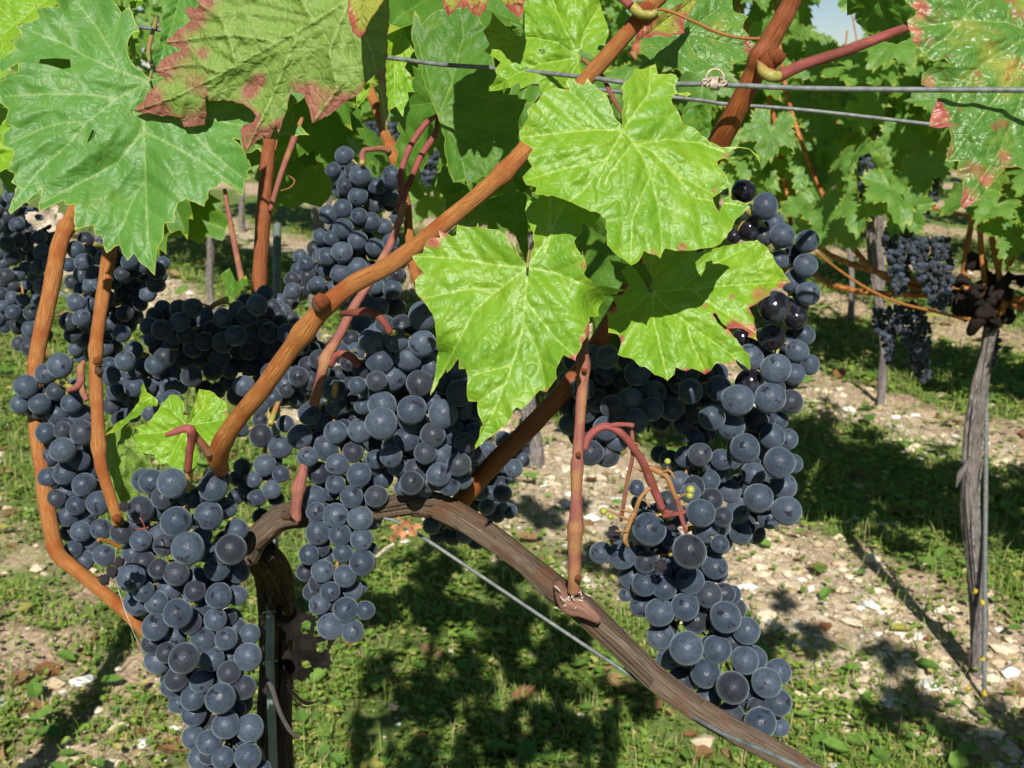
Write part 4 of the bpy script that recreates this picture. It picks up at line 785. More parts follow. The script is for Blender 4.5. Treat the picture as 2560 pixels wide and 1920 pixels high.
LF4 = FL(np.vstack([c2('1790,745 1740,680 1700,570 1650,530 1585,462 1560,505 1500,470 1455,478 1480,535 1380,520 1325,545 1300,590 1225,655 1238,690 1180,780 1190,832 1262,885 1230,940 1257,985 1200,1050 1222,1095 1285,1110 1270,1150 1400,1165 1520,1215 1600,1250 1660,1265 1695,1300 1700,1450 1755,1500 1842,1572 1890,1545 1920,1485 1990,1510'),
               c3('60,1370 112,1410 137,1355 200,1370 300,1365 400,1350 440,1330 500,1255 520,1200 602,1130 560,1105 500,1092 492,1065 455,1085 430,1160 395,1080 497,1012 470,960 430,912 420,882 470,862 480,832 540,806 600,815 640,860 662,907 650,850 600,812 540,800 440,803 380,770 300,700 240,680 212,620 170,545 192,512 255,528 282,515 260,502 205,508 190,480 210,432 170,400 98,405 85,350 20,368'), c2('1990,375 1960,385 1900,412 1860,405 1852,450 1800,490 1785,520 1802,600 1792,680')]),
   [c2('1795,770 1890,890 1960,1030 2010,1250 2030,1500'), c2('1795,770 1600,770 1400,790 1190,815'), c2('1795,770 1690,960 1560,1130 1480,1190'), c2('1795,770 1850,690 1950,550 1960,390'), c3('-17,788 60,820 200,950 400,1060'), c3('-17,788 150,760 330,780 460,830'), c2('1850,850 1700,1050 1690,1090'), c2('1700,940 1450,1000 1215,1070'), c2('1960,1030 1850,1300 1840,1550'), c3('140,900 300,1080 560,1125')],
   .470, M_L4, tilt=(.02, .06), wave=.0035, droop=.02, cup=.003, seed=4, redat=[(*S(3, x, y), r) for x, y, r in ((410, 1140, 20), (480, 850, 18), (230, 1350, 18), (70, 1380, 16), (400, 1040, 14))])
LF5 = FL(np.vstack([c5('1465,150 1430,115 1405,60 1385,0'), c2('1160,1520 1130,1440 1100,1390 1050,1365 945,1350 935,1320 925,1345 880,1345 812,1330 808,1398 780,1400 705,1365 712,1410 640,1410 610,1500 550,1515'), c5('787,93 785,105 820,160 857,195 830,215 800,240 805,310 860,370 905,440 920,540 935,660 920,800 890,920 985,760 988,788 1060,700 1060,765 1100,762 1115,820 1108,860 1117,955 1170,957 1172,1020 1205,1095 1190,1107 1155,1240 1300,1120 1350,1085 1400,990 1430,1005 1540,890 1580,902 1640,820 1635,770 1680,680 1750,717 1790,610 1815,577 1800,540 1835,480 1832,455 1890,452 1888,400 1930,330 2050,300 1950,282 1860,262 1800,200 1812,140 1790,60'),
               c2('1560,1620 1572,1580 1560,1530 1520,1470 1505,1430 1555,1370 1550,1320 1600,1350 1660,1285 1662,1255 1575,1235 1570,1190 1515,1190 1505,1145 1400,1165 1380,1130 1300,1152 1285,1190 1250,1175 1225,1200 1215,1250 1230,1310 1260,1380 1270,1440 1250,1530 1228,1575')]),
   [c5('1465,165 1455,330 1430,560 1370,760 1280,980 1165,1225'), c5('1465,165 1300,150 1050,110 800,95'), c5('1465,165 1300,290 1150,420 1080,560 900,900'), c5('1465,165 1620,190 1760,250 1900,290'), c5('1475,150 1560,20 1600,-100 1600,-260'), c5('1300,290 1100,290 860,345'), c5('1450,350 1550,480 1650,600 1760,700'), c5('1440,480 1520,640 1550,760 1570,890'), c5('1380,740 1300,760 1150,800'), c5('1340,850 1260,900 1175,960'), c2('1330,1500 1400,1300 1470,1160')],
   .482, M_L4, tilt=(-.02, .045), wave=.0045, droop=.025, cup=.0032, seed=5, redat=[(*S(5, x, y), r) for x, y, r in ((910, 10, 18), (1075, 740, 16), (1740, 700, 16), (1575, 895, 12), (1795, 150, 12), (1790, 590, 12))] + [(*S(2, x, y), r) for x, y, r in ((680, 1425, 12), (730, 1380, 14), (1380, 1135, 10), (1640, 1260, 12))], curl=[(*S(5, 930, 700), 40, .012), (*S(5, 1900, 400), 45, .02)])
LF6 = FL(c6('432,240 440,180 415,130 380,60 500,20 660,60 740,38 880,12 940,0 992,40 1030,110 1097,200 1060,228 1010,228 1000,265 962,290 900,322 922,370 942,482 918,468 895,462 900,442 870,422 800,422 870,510 907,562 905,622 880,602 840,570 830,592 750,582 720,622 690,642 630,612 600,625 550,605 545,640 512,672 450,642 430,622 380,602 330,562 275,547 292,490 275,450 230,442 230,380 220,342 272,315 250,270 300,262 330,210 290,150 330,110 380,170 415,225'),
   [c6('435,245 560,240 720,225 900,210 1080,200'), c6('435,245 520,330 650,430 780,520 895,610'), c6('435,245 450,400 480,520 512,660'), c6('435,245 350,330 240,370'), c6('435,245 430,150 450,60'), c6('560,240 700,130 930,20'), c6('620,235 760,330 930,440'), c6('600,400 640,520 695,635')],
   .508, M_L6, tilt=(-.03, .07), wave=.004, droop=.015, cup=.0028, seed=6, holes=[c6('728,352 742,348 770,395 800,420 790,428 752,395')], redat=[(*S(6, x, y), r) for x, y, r in ((1060, 215, 22), (960, 260, 34), (920, 330, 22), (900, 440, 24), (830, 420, 30), (740, 365, 12), (860, 420, 22), (700, 630, 14), (830, 590, 16), (900, 620, 14), (280, 490, 12), (290, 470, 10), (600, 620, 12), (250, 330, 12), (822, 272, 8), (776, 488, 8), (690, 310, 8))])
FL(c4('1105,1100 1110,1040 1085,1035 1088,960 1062,920 1010,917 960,970 900,1060 868,1095 800,1110 832,1140 790,1157 812,1200 810,1250 870,1262 920,1272 940,1330 990,1320 1022,1352 1150,1372 1180,1290 1160,1220 1140,1160 1180,1180 1210,1240 1262,1208 1290,1190 1350,1050 1340,960 1290,925 1240,892 1180,882 1160,950 1140,1000 1125,1050'),
   [c4('1110,1095 1050,1200 1000,1310'), c4('1110,1095 960,1140 810,1155'), c4('1110,1095 1020,1020 1000,930'), c4('1115,1095 1200,1000 1220,900'), c4('1115,1095 1250,1080 1330,1060'), c4('1100,1110 1110,1250 1130,1350')], .60, M_L4, tilt=(0, .14), wave=.004, seed=7, redat=[(*S(4, 1335, 1020), 14)], sp=6)
FL(c4('740,1110 690,1090 650,1110 612,1180 600,1330 640,1480 700,1580 750,1545 820,1520 822,1400 885,1335 840,1260 790,1180 770,1100'), [c4('740,1110 745,1250 730,1400 705,1560'), c4('742,1200 820,1280 870,1330'), c4('742,1240 670,1330 625,1420')], .625, M_LD, tilt=(0, .02), flip=True, wave=.005, seed=8, sp=6)
FL(c4('620,1160 680,1095 752,1047 790,1000 830,930 850,850 870,900 900,925 935,950 932,985 880,985 850,1000 812,1050 772,1065 740,1100 700,1130'), [c4('640,1140 740,1060 850,960 920,960'), c4('800,1000 840,920 855,880')], .618, M_L4, tilt=(0, .2), wave=.003, seed=9, sp=6)
FL(c3('1440,-60 1450,10 1520,65 1462,110 1465,160 1502,190 1480,220 1560,290 1600,335 1662,320 1712,362 1580,370 1540,402 1535,462 1640,502 1600,600 1578,688 1620,700 1682,690 1700,750 1690,810 1665,880 1742,880 1730,960 1767,970 1755,1142 1850,1090 1922,1000 1992,915 2060,910 2150,950 2350,800 2420,300 2350,-120 1900,-120'),
   [c3('2150,180 2000,120 1800,110 1480,150'), c3('2150,180 1900,330 1750,450 1560,450'), c3('2150,180 2050,400 1850,650 1700,860'), c3('2150,180 2100,500 1950,850 1765,1120'), c3('1950,-60 1800,60 1700,180 1555,290'), c3('2150,180 2200,500 2150,900'), c3('1900,330 1800,420 1700,650 1590,685')],
   .467, M_L9, tilt=(.0, .045), wave=.005, seed=10, sp=7, redat=[(*S(3, x, y), r) for x, y, r in ((1530, 40, 28), (1490, 170, 24), (1570, 440, 26), (1640, 650, 34), (1620, 580, 22), (1700, 840, 40), (1800, 920, 48), (1790, 1080, 44), (1990, 850, 30), (1750, 600, 14), (1880, 980, 30))])
FL(c2('560,60 600,150 640,100 700,60 900,40 935,100 1000,200 1040,400 1070,560 1170,560 1182,585 1230,590 1180,700 1182,850 1060,960 1020,1030 932,1062 880,1100 860,1060 790,1080 760,1000 735,860 742,820 700,690 660,600 650,560 600,450 610,400 560,300 540,200'), [c2('700,690 900,740 1050,780 1200,760'), c2('700,690 820,850 870,1080'), c2('700,690 780,500 850,200 830,60'), c2('700,690 900,850 1050,940'), c2('700,690 900,560 1080,600'), c2('690,680 640,450 570,220')], .60, M_LD, tilt=(0, .05), wave=.004, seed=11, sp=7)
FL(c2('165,-60 165,60 190,190 232,226 270,190 300,110 340,60 390,-20 500,-200 350,-300 200,-250'), [c2('340,-250 270,-50 232,215'), c2('300,-150 200,-100 170,-20')], .445, M_LP, tilt=(0, .20), wave=.003, seed=12, redat=[(*S(2, x, y), r) for x, y, r in ((190, 120, 26), (225, 200, 20))], sp=6)
FL(c2('715,-50 735,50 760,95 832,30 850,66 870,30 900,80 942,95 985,50 1005,-20 1050,-20 1130,70 1182,110 1202,70 1220,-40 1200,-260 950,-340 720,-250'), [c2('980,-300 860,-100 760,90'), c2('980,-300 960,-100 940,90'), c2('980,-300 1100,-80 1185,100')], .50, M_LP, tilt=(0, .20), wave=.003, seed=13, redat=[(*S(2, x, y), r) for x, y, r in ((740, 60, 20), (930, 50, 26), (1150, 40, 26), (1190, 90, 18), (850, 30, 18))], sp=6)
FL(c1('-150,-120 -150,700 -100,560 0,470 60,420 0,360 90,285 60,240 130,200 95,150 230,110 215,50 330,30 420,-100'), [c1('380,-80 200,60 -100,300'), c1('100,140 0,50 -100,-50'), c1('0,220 20,300 60,400')], .56, M_L4, tilt=(0, .15), wave=.004, seed=14)
FL(c1('-120,560 0,640 40,640 55,700 25,740 70,760 20,830 80,890 60,1000 0,1020 -100,1100'), [c1('-110,800 20,700'), c1('-110,800 40,960')], .56, M_L4, tilt=(0, .15), seed=15, sp=7)
FL(c1('970,-80 960,150 940,280 890,330 900,432 952,430 1005,350 1065,290 1100,100 1165,30 1200,-100'), [c1('1080,-80 1020,150 930,400')], .60, M_L1, tilt=(.1, .12), seed=16)
FL(c1('700,-120 790,60 850,20 845,-90'), [c1('780,-100 810,40')], .60, M_L4, seed=17); FL(c1('760,40 780,200 760,300 810,390 800,250 830,190 800,120'), [c1('780,60 800,380')], .54, M_L4, tilt=(.2, .1), seed=18)
FL(c2('520,85 440,120 402,200 400,300 390,420 390,600 412,652 450,630 490,692 497,640 525,590 520,545 567,545 560,480 500,400 560,300 490,180'), [c2('500,130 440,350 440,630'), c2('460,330 540,530')], .70, M_L4, tilt=(.05, .1), seed=19)
FL(c2('220,640 215,570 250,480 340,405 300,520 290,560'), [c2('330,420 225,620')], .66, M_L4, seed=20); 
FL(c1('1900,600 2100,600 2130,800 2142,900 2040,1000 2030,1080 1900,1230 1800,1202 1720,1242 1650,1200 1640,1080 1700,900 1750,820 1850,760'), [c1('1890,800 1850,1000 1800,1190'), c1('1890,800 1780,950 1660,1100'), c1('1890,800 2050,880'), c1('1890,800 2000,1000')], .93, M_LD, tilt=(0, -.3), seed=21)
FL(c3('-30,250 60,120 230,50 350,-40 500,-40 510,60 592,90 560,150 600,200 642,270 612,320 500,332 502,387 420,370 300,402 200,380 60,330'), [c3('20,200 300,190 620,270'), c3('250,190 350,100 500,0'), c3('250,195 300,300 420,370')], .64, M_L9, tilt=(0, .10), wave=.003, seed=22)
FL(c3('0,150 60,110 150,60 300,-20 305,20 240,110 242,180 160,200 80,190 0,215 -20,330 -60,290'), [c3('-40,260 100,140 290,0')], .60, M_LP, tilt=(.1, .05), seed=23, redat=[(*S(3, 60, 180), 60), (*S(3, 220, 110), 40)])
FL(c3('1130,-60 1130,85 1192,60 1180,122 1240,180 1300,215 1402,242 1480,200 1452,100 1510,60 1440,-60'), [c3('1300,-50 1350,100 1400,230'), c3('1320,0 1180,60')], .62, M_LD, tilt=(0, -.2), seed=24)
FL(c2('1000,1180 1130,1120 1222,1150 1232,1400 1240,1600 1200,1500 1150,1380 1060,1330 970,1250'), [c2('1200,1180 1100,1250 1000,1210'), c2('1200,1180 1200,1350 1230,1560')], .66, M_LD, tilt=(0, -.1), seed=25)
FL(c2('690,1030 742,970 790,1080 830,1080 872,1100 900,1150 830,1270 762,1360 730,1160 680,1100'), [c2('860,1110 780,1170 700,1060'), c2('860,1110 800,1250')], .70, M_LD, tilt=(0, 0), seed=26); FL(c2('840,1170 1000,1080 1140,1060 1155,1110 1000,1180 990,1240 950,1250 890,1240 880,1300 860,1310'), [c2('1100,1090 950,1150 870,1290')], .66, M_LD, tilt=(0, -.1), seed=27)
FL(c2('1660,1470 1720,1540 1800,1560 1900,1560 2060,1520 2160,1600 2110,1800 1960,1860 1850,1700 1750,1650 1740,1580'), [c2('2000,1800 1900,1650 1690,1500')], .56, M_LD, tilt=(0, 0), seed=28)
FL(c4('1310,200 1360,165 1400,250 1460,210 1470,260 1410,320 1360,360 1340,290'), [c4('1340,350 1350,200')], .90, M_LD, seed=29, sp=6)
FL(c3('230,620 260,580 340,570 390,640 380,740 420,700 400,830 330,800 260,740'), [c3('320,600 350,780')], .60, M_LD, seed=31)
# leaf stalks of the close leaves
for c, s, mt, pl_ in ((2, '1550 350 .54 26 1600 385 .53 26 1670 450 .52 28 1730 570 .51 26 1800 700 .495 20 1795 765 .477 20', M_SHOOT, LF4), (5, '1465 160 .481 16 1480 60 .51 18 1530 -20 .55 20 1600 -60 .58 20', M_STALK_G, LF5), (6, '435 245 .515 14 390 200 .55 18 330 260 .58 22 260 330 .60 24', M_SHOOT, LF6), (1, '885 480 .518 16 900 400 .56 20 880 300 .60 24 930 100 .66 26', M_STALK_G, LF1)): cane('petiole', c, s, mt, pl_, seg=8, n=5)
# dry leaf scraps
def scrap(c, x, y, d, r, label, mat=M_DRYLEAF, seed=0, cat_='dry leaf', nm='dry_leaf'):
    rg = np.random.default_rng(seed); n = 64; g_ = np.stack(np.meshgrid(np.linspace(-1, 1, n), np.linspace(-1, 1, n)), -1).reshape(-1, 2); a = np.arctan2(g_[:, 1], g_[:, 0]); rad = np.hypot(*g_.T); lim = .70 + .16 * np.sin(2 * a + seed) + .12 * np.sin(3 * a + 2 * seed) + .10 * np.sin(7 * a)
    p = np.stack([g_[:, 0], g_[:, 1]], 1); lim = lim * (1 - .10 * np.abs(np.sin(17 * a + seed * 3))); z = .5 * np.sin(g_[:, 0] * 5 + seed) * np.cos(g_[:, 1] * 4) + rg.normal(0, .02, len(p)); i, j = np.meshgrid(np.arange(n - 1), np.arange(n - 1), indexing='ij'); q = (i * n + j).ravel(); F = np.stack([q, q + 1, q + n + 1, q + n], 1)
    hole = np.sin(g_[:, 0] * 9 + seed) * np.sin(g_[:, 1] * 8 + seed * 2) > (.62 if r < .025 else .72); F = F[(rad[F] < lim[F]).all(1) & ~hole[F].any(1)]; o0 = P(*S(c, x, y), d); W = o0 + r * (p[:, :1] * CR + p[:, 1:] * CU + z[:, None] * CF * .6); o = link(nm, mesh(nm, W, F, mat, loc=o0), None, o0); tag(o, label, cat_); return o
scrap(8, 500, 245, .572, .0105, 'crumpled orange-brown dry leaf stuck between old wood and lower wire', seed=1)
scrap(1, 290, 1300, .90, .02, 'curled tan dry leaf under the big leaf beside the left cane', M_DRY, 2)
scrap(7, 1790, 930, .70, .030, 'black withered leaf hanging beside the shaded trunk', plain('black_leaf', (.012, .010, .008), .9, 0, .4, spec=.1), 4)
cane('shoot', 8, '330 410 .60 18 390 360 .598 26 440 330 .596 22', M_DRY, VN, seg=6)

# ================================================================== GRAPE BUNCHES
bunch('grape_bunch', 'long front bunch at lower left, hanging from the main cane fork', items(7,
 '1022,-29,92 1133,50,77 1262,-4,85 832,128,82 1045,200,92 1240,163,85 725,262,70 835,313,65 1372,363,90 1285,478,75 1045,508,75 940,478,62 775,527,85 850,612,65 1297,640,80 930,680,72 1055,742,88 1277,780,68 922,825,82 1202,897,75 1342,893,70 1090,1010,93 1257,1015,72 1472,1000,82 1195,1142,72 1445,1182,75 1308,1247,88 1145,1243,73 1340,1403,85 1480,1422,82 1240,1508,75 1470,1590,80 1320,1600,68 1048,1130,74',
 '1285,-60,80 905,-35,78 855,-45,72 958,120,75 950,290,83 1115,360,98 795,385,72 1400,250,68 1345,120,60 1165,535,68 880,520,60 1410,500,65 1000,600,78 1145,610,70 1405,638,62 815,680,80 1155,775,75 1350,765,55 1220,700,50 1040,880,66 1400,830,66 1480,865,60 910,920,70 940,1020,82 1360,1000,55 1310,1112,58 1010,1180,60 1150,1335,76 1055,1275,60 1145,1478,68 1180,1600,66 1560,1665,50 1390,1690,60 1250,1700,62 1410,1310,50 1385,1090,50 1440,1490,50 1215,380,60 1200,280,60'), .575, 11, stalk=P(*S(7, 1125, -100), .565), rphys=.0080)
bunch('grape_bunch', 'leftmost front bunch, narrow, hanging between the two leftmost canes', items(4,
 '357,747,77 272,793,63 152,867,72 120,975,57 237,970,63 332,897,58 425,965,62 272,1143,64 372,1127,53 490,1142,74 370,1243,75 470,1305,66 385,1380,70 290,1408,64 497,1452,72 330,1535,58 452,1575,60 583,1560,72 405,1634,66 480,1727,63 600,1714,63 432,1839,58 498,1901,60 618,1869,66',
 '340,1030,66 450,880,58 480,1040,68 290,1290,58 395,1490,62 540,1230,60 560,1350,62 560,1440,60 520,1629,66 405,1734,52 545,1789,58 470,1400,55'), .645, 12, stalk=P(*S(4, 440, 880), .635), rphys=.0076)
bunch('grape_bunch', 'big sunlit bunch in the centre, below the main cane and left of the hanging leaf', items(5,
 '688,592,73 843,612,80 545,598,77 762,695,87 590,715,83 660,815,88 830,850,82 605,980,85 782,1005,90 460,860,52 850,450,88 600,1088,98 785,1065,85 1070,905,85 970,1030,88 905,1155,75 862,1262,68 950,1270,74 660,1280,68 940,1390,74 1060,1330,72 780,1440,72 1000,1450,68',
 '490,770,62 530,880,66 725,520,78 620,500,58 890,745,62 490,985,52 950,850,72 905,960,62 1080,1000,68 1050,770,72 750,1180,78 1020,1140,78 1080,1250,72 690,1340,58 800,1360,62 880,1440,62 1080,1420,58 1150,1150,68 720,1470,45 860,1480,45 1180,1000,60 1140,1260,55'), .555, 13, stalk=P(*S(5, 650, 545), .548), thick=.07, rphys=.0083, fill=1.4)
bunch('grape_bunch', 'slender bunch below centre whose tip hangs free over the grass', items(8,
 '92,162,75 240,182,75 190,52,70 335,50,68 120,280,68 247,305,68 135,387,58 250,443,78 16,492,68 148,522,67 62,615,60 -1,690,64 152,722,75 270,725,58 62,820,79 195,850,66 -22,142,60 -68,395,63 -13,265,73', '18,270,58 312,190,58 305,360,38 195,605,60 245,590,40 30,740,48 -86,498,56 -40,615,60 30,420,50 180,140,50') + items(5,
 '318,885,75 333,985,62 175,1030,70 330,1140,70 118,1165,75 475,1130,73 275,1233,75 165,1285,62 340,1330,68 470,1393,75 328,1447,58 565,1300,58 560,1530,66 465,1640,75', '265,1085,60 230,985,45 445,1240,60 230,1380,68 195,1530,78 610,1410,62 300,1500,48 420,1560,55 555,1420,50'), .578, 14, stalk=P(*S(5, 330, 850), .585), rphys=.0078, fill=1.0)
bunch('grape_bunch', 'upper bunch crossed by two red leaf stalks, partly behind the main cane', items(2,
 '145,922,57 75,1008,45 118,1053,58 240,1040,65 335,1100,52 435,1045,68 225,1165,60 133,1237,58 50,1272,56 232,1280,50 300,1312,57 137,1355,62 225,1425,58 70,1410,48 130,1495,65 325,1465,55 45,1520,55 225,1585,60 125,1620,60', '430,1075,50 130,1125,58 330,1215,52 415,1170,50 380,1345,50 10,1400,50 180,1540,50 460,1290,45 420,1430,50 300,1600,58 395,1530,58 470,1550,50 440,1640,52') + items(5,
 '365,72,66 155,138,50 225,262,48 460,170,55 390,255,56 668,295,60 500,360,55 590,400,60 485,500,70', '300,100,58 460,30,58 560,50,50 260,60,50 465,115,50 270,170,58 340,200,50 320,290,50 560,270,58 690,400,60 620,455,55 700,215,50 680,170,40 455,330,50 400,350,50 700,80,45'), .735, 15, stalk=P(*S(2, 250, 960), .74), rphys=.0077, fill=.9)
bunch('grape_bunch', 'small loose bunch with pale green stalks between the cane and the centre bunches', items(4,
 '1725,805,57 1825,860,58 1620,940,57 1545,1160,70 1660,1228,70 1570,1335,67 1665,1385,52 1610,1480,57 1525,1530,53 1505,1420,50 1552,1719,57 1548,1640,52', '1830,760,48 1535,985,58 1450,960,52 1435,1345,52 1400,1410,45 1455,1480,48 1640,1540,48 1690,1090,52 1430,1120,48 1760,940,50 1400,1520,50'), .64, 16, stalk=P(*S(4, 1600, 1090), .64), fill=.35, thick=.05, rphys=.0075)
bunch('grape_bunch', 'tall right-hand bunch with several shiny black wiped berries near its top', items(6,
 '1170,122,57 1183,255,57 1130,530,55 1190,595,50 1028,617,75 1115,640,54 845,765,77 1000,755,75 1100,770,59 815,890,66 933,858,60 1010,937,62 880,995,72 1045,1060,75 922,1115,58 1065,1175,63 810,1195,56 945,1230,70 1080,1290,72 740,1358,70 845,1300,60 862,1400,56',
 '1050,95,50 1110,200,55 1130,240,45 1080,495,42 1165,455,52 905,560,66 1040,860,48 1085,950,52 1110,1065,48 815,1050,48 1000,1320,60 930,1400,50 770,1445,54 1010,700,50 930,930,50 990,1180,50 780,830,50 980,850,40 905,1050,50 860,1250,40', '1020,318,77 1123,370,58 1008,465,65 903,680,67 870,470,50') + items(3, '680,1125,73 775,1288,70 912,1318,65 908,1447,62 915,1600,60 755,1420,54', '730,1220,58 650,1290,52 830,1530,54 850,1480,40', '565,1045,65 590,1255,66 510,1290,40'), .615, 17, stalk=P(*S(3, 560, 1120), .62), thick=.065, rphys=.0077, fill=1.0)
bunch('grape_bunch', 'front bunch at lower right resting beside the arched old wood', items(9,
 '258,260,87 527,175,77 463,373,92 118,392,77 3,380,58 625,335,48 640,195,54 470,525,75 565,600,70 335,565,65 232,540,68 310,690,75 442,663,75 655,717,82 450,878,88 612,885,75 755,940,74 550,1010,78 690,1082,85 868,1060,80 680,1240,80 833,1268,85 930,1160,72 762,787,72',
 '600,455,68 555,265,65 370,300,58 165,505,70 215,655,60 500,735,68 685,600,52 620,490,48 315,815,70 800,930,68 355,930,62 735,880,60 930,1000,68 425,1040,72 565,1140,68 940,1290,50 790,1100,50 440,1130,56 190,40,42 470,70,54 205,120,42 290,165,48 135,600,36 400,450,60 560,500,50 260,420,50 480,600,40 330,440,50'), .548, 18, stalk=P(*S(9, 325, 150), .545), rphys=.0083)
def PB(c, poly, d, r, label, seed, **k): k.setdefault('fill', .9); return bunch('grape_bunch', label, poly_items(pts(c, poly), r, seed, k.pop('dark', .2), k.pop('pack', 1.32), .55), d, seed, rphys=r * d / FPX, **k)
PB(1, '-60,1180 60,1060 200,1200 330,1290 330,1659 300,2000 260,2080 150,2120 60,2010 -60,1950', 1.12, 18.5, 'far left bunch of smaller-looking berries behind the leftmost cane', 21, thick=.07)
PB(4, '390,-20 600,-40 900,60 980,170 960,260 860,440 760,560 700,760 600,700 480,720 390,640 370,500 410,300 380,120', .735, 21, 'broad bunch behind the second cane, half in sun and half in shade', 22, thick=.07, dark=.3, pack=1.22, fill=.8)
PB(1, '1000,1480 990,1580 980,1760 900,1700 860,1659 700,1650 560,1520 700,1460 900,1560', .72, 19, 'small shaded cluster under the tip of the big green leaf', 28, dark=.5)
PB(4, '600,700 800,600 900,700 1050,640 1100,800 1080,1000 1000,1080 860,1050 700,1100 620,1000', .66, 24, 'bunch in broken shade above the small lime leaf', 23, thick=.06, pack=1.22, fill=.8)
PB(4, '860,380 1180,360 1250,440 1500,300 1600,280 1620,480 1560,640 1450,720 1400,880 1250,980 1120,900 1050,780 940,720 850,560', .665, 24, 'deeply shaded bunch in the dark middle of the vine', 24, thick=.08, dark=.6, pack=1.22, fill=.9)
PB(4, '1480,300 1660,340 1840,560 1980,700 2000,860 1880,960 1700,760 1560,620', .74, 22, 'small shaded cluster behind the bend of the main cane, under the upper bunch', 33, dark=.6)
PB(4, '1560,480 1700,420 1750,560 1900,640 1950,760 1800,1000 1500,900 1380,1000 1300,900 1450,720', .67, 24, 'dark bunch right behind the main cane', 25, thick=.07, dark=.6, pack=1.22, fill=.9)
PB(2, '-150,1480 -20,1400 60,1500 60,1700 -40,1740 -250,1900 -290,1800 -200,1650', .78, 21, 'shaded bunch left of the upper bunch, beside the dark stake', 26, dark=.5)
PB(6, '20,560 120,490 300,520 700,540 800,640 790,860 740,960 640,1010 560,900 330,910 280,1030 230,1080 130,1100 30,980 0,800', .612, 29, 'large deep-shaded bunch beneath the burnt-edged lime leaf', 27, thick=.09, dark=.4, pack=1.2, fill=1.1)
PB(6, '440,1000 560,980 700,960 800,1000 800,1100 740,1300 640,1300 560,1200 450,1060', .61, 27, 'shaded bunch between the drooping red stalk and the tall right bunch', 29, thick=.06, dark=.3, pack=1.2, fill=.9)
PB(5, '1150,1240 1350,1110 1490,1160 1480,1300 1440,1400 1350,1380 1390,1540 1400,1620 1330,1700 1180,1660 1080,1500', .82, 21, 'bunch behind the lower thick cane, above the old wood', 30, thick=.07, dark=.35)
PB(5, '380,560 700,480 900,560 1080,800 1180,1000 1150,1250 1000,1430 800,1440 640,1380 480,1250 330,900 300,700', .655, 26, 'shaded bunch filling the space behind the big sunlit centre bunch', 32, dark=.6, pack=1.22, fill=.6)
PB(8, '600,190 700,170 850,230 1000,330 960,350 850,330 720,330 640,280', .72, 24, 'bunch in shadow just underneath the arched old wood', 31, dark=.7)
# loose shrivelled berries and the open, unripe stalks of the lower right bunch
RB = BUNCHES[-1]
low = next(b for b in BUNCHES if b['label'].startswith('front bunch at lower right')); tall = next(b for b in BUNCHES if b['label'].startswith('tall right')); fr = next(b for b in BUNCHES if b['label'].startswith('long front'))
def stalk(c, s, mt, root, nm='stalk'): return cane(nm, c, s, mt, root, seg=10, n=6)
for s, mt in (('112 1000 .520 38 140 935 .520 40 190 895 .520 40 240 893 .521 40 300 930 .523 38 350 990 .526 38 395 1060 .530 40 425 1130 .533 46 450 1190 .536 42 490 1285 .54 36', M_STALK), ('215 895 .520 20 260 882 .520 24 310 880 .521 22 350 885 .522 24', M_STALK), ('340 890 .525 14 345 950 .527 22 345 1040 .53 20 325 1130 .533 20 310 1220 .536 20 290 1340 .54 16', M_SHOOT),
              ('410 1080 .531 22 460 1100 .532 26 510 1130 .533 24 540 1200 .535 24 570 1270 .538 24 580 1330 .54 22', M_PED), ('430 1180 .534 16 390 1220 .534 20 370 1260 .535 22 350 1330 .54 22', M_PED), ('480 1110 .532 12 520 1100 .53 13 550 1140 .53 8', M_PED), ('345 1080 .532 8 390 1105 .532 8 380 1090 .53 5', M_PED),
              ('545 1240 .535 10 590 1215 .532 12 620 1205 .53 10', M_PED), ('350 1340 .54 12 290 1320 .538 12 240 1295 .535 9 215 1292 .534 8', M_PED), ('360 1300 .54 9 300 1290 .537 8 255 1275 .535 6', M_PED), ('480 1290 .54 20 560 1305 .538 22 600 1290 .538 12', M_STALK), ('520 1160 .533 8 512 1090 .532 8 515 1060 .531 7', M_PED), ('350 965 .527 9 375 975 .525 9 370 1000 .525 4', M_PED), ('370 1250 .536 9 400 1240 .534 7 430 1275 .534 5', M_PED)): stalk(6, s, mt, low)
for s, mt in (('330 190 .535 26 380 180 .532 26 420 175 .53 22 450 165 .53 14', M_STALK), ('400 100 .532 22 420 180 .53 22 450 275 .532 20', M_STALK), ('180 170 .536 22 150 240 .537 24 130 310 .538 28 150 350 .54 12', M_PED), ('150 270 .536 12 80 265 .533 9', M_PED)): stalk(9, s, mt, low)
UB = ico(3, 'unripe_berry', M_GREENB, 3)
for x, y, d, r in ((513, 1055, .53, 16), (622, 1190, .529, 22), (618, 1218, .529, 18), (208, 1292, .534, 20), (240, 1318, .536, 15), (255, 1270, .534, 7)): link('unripe_berry', UB, low, P(*S(6, x, y), d), None, r / 1.9069 * d / FPX)
SV = []
for i in range(2):
    me = ico(3, 'shrivelled_berry', M_SHRIV, 70 + i)
    rg = np.random.default_rng(i)
    for v in me.vertices:
        c = v.co; k = 1 - .22 * abs(math.sin(c.x * 4 + i * 2)) - .2 * abs(math.sin(c.y * 5 + c.z * 3)); v.co = c * k * (.9 if i else 1)
    SV.append(me)
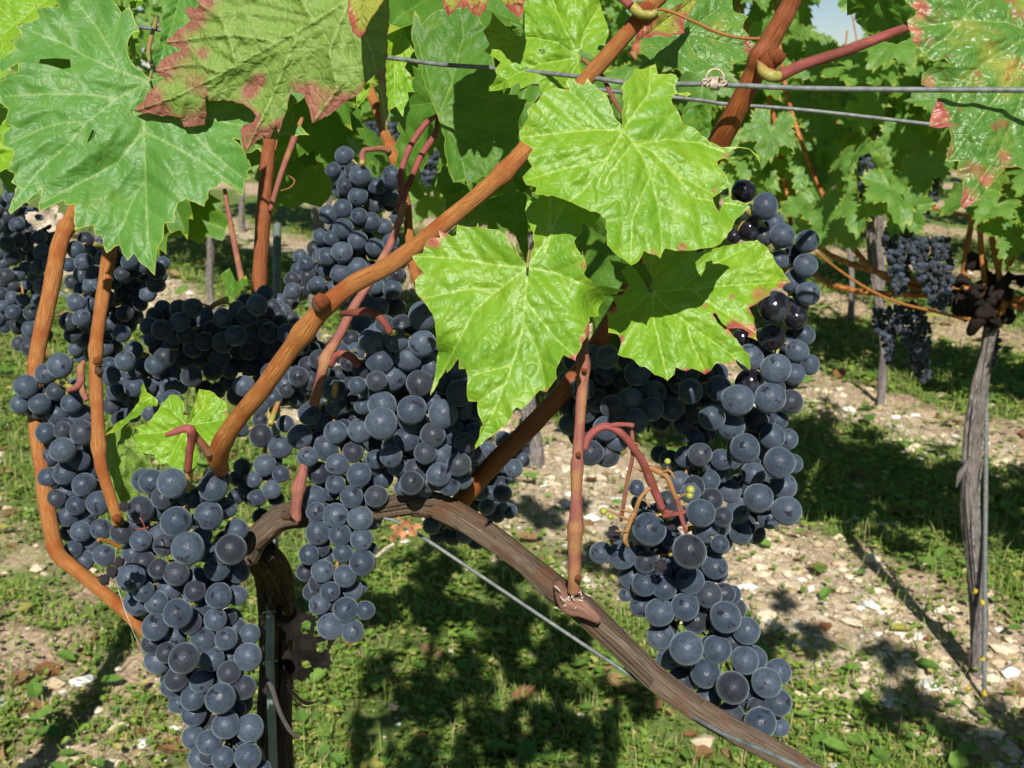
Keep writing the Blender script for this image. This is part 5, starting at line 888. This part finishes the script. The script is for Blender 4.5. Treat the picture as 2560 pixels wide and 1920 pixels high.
for c, x, y, d, r, rt in ((9, 72, 278, .545, 46, low), (9, 318, 448, .545, 42, low), (9, 380, 235, .545, 40, low), (7, 665, 500, .56, 52, fr), (7, 620, 545, .562, 40, fr), (7, 700, 440, .56, 40, fr), (7, 740, 110, .575, 40, fr), (3, 625, 1195, .60, 38, tall), (8, 690, 215, .66, 14, fr), (8, 720, 250, .66, 16, fr), (8, 700, 285, .66, 17, fr)): link('shrivelled_berry', SV[int(x) % 2], rt, P(*S(c, x, y), d), (x, y, 0), r / CROP[c][2] * d / FPX)
for c, s, b in ((7, '800 242 .565 8 860 240 .562 14 880 230 .56 8', fr), (7, '860 240 .562 8 845 200 .56 8 828 175 .56 12', fr)): stalk(c, s, M_STALK, b)

rg = np.random.default_rng(55)
for u0, u1, v0, v1, d_, nn in ((560, 860, -60, 330, .86, 9), (640, 1010, 120, 420, 1.0, 7), (1000, 1500, -60, 330, .80, 10), (1180, 1560, 380, 620, .78, 5), (-40, 420, -60, 620, .95, 12), (1380, 1700, 420, 700, .74, 4)):
    for k in range(nn):
        p = P(rg.uniform(u0, u1), rg.uniform(v0, v1), d_ + rg.normal(0, .05)); nr = np.array([rg.normal(0, .5), -.8 + rg.normal(0, .3), .4 + rg.normal(0, .4)]); link('leaf', GL_NEAR[int(rg.integers(4))], VN, p, leaf_rot(nr, (0, 0, -1), rg.normal(0, .8)), rg.uniform(.7, 1.1))
# ------------------------------------------------------------------ unseen rest of the near row's canopy, added for the shadows it casts
rg = np.random.default_rng(77)
for k in range(70):
    t_ = rg.uniform(-1.1, 2.6); z = rg.uniform(1.28, 1.52); p = rowpt(.64 + abs(rg.normal(0, .07)), 0) + np.append(RV * t_, z); iv = in_view(p)
    if iv and -150 < iv[0] < 2710 and iv[1] > -170: continue
    nr = np.array([rg.normal(0, .4), -.7 + rg.normal(0, .3), .6 + rg.normal(0, .3)]); link('leaf', GL_NEAR[int(rg.integers(4))], VN, p, leaf_rot(nr, (0, 0, -1), rg.normal(0, .7)), rg.uniform(.85, 1.25))
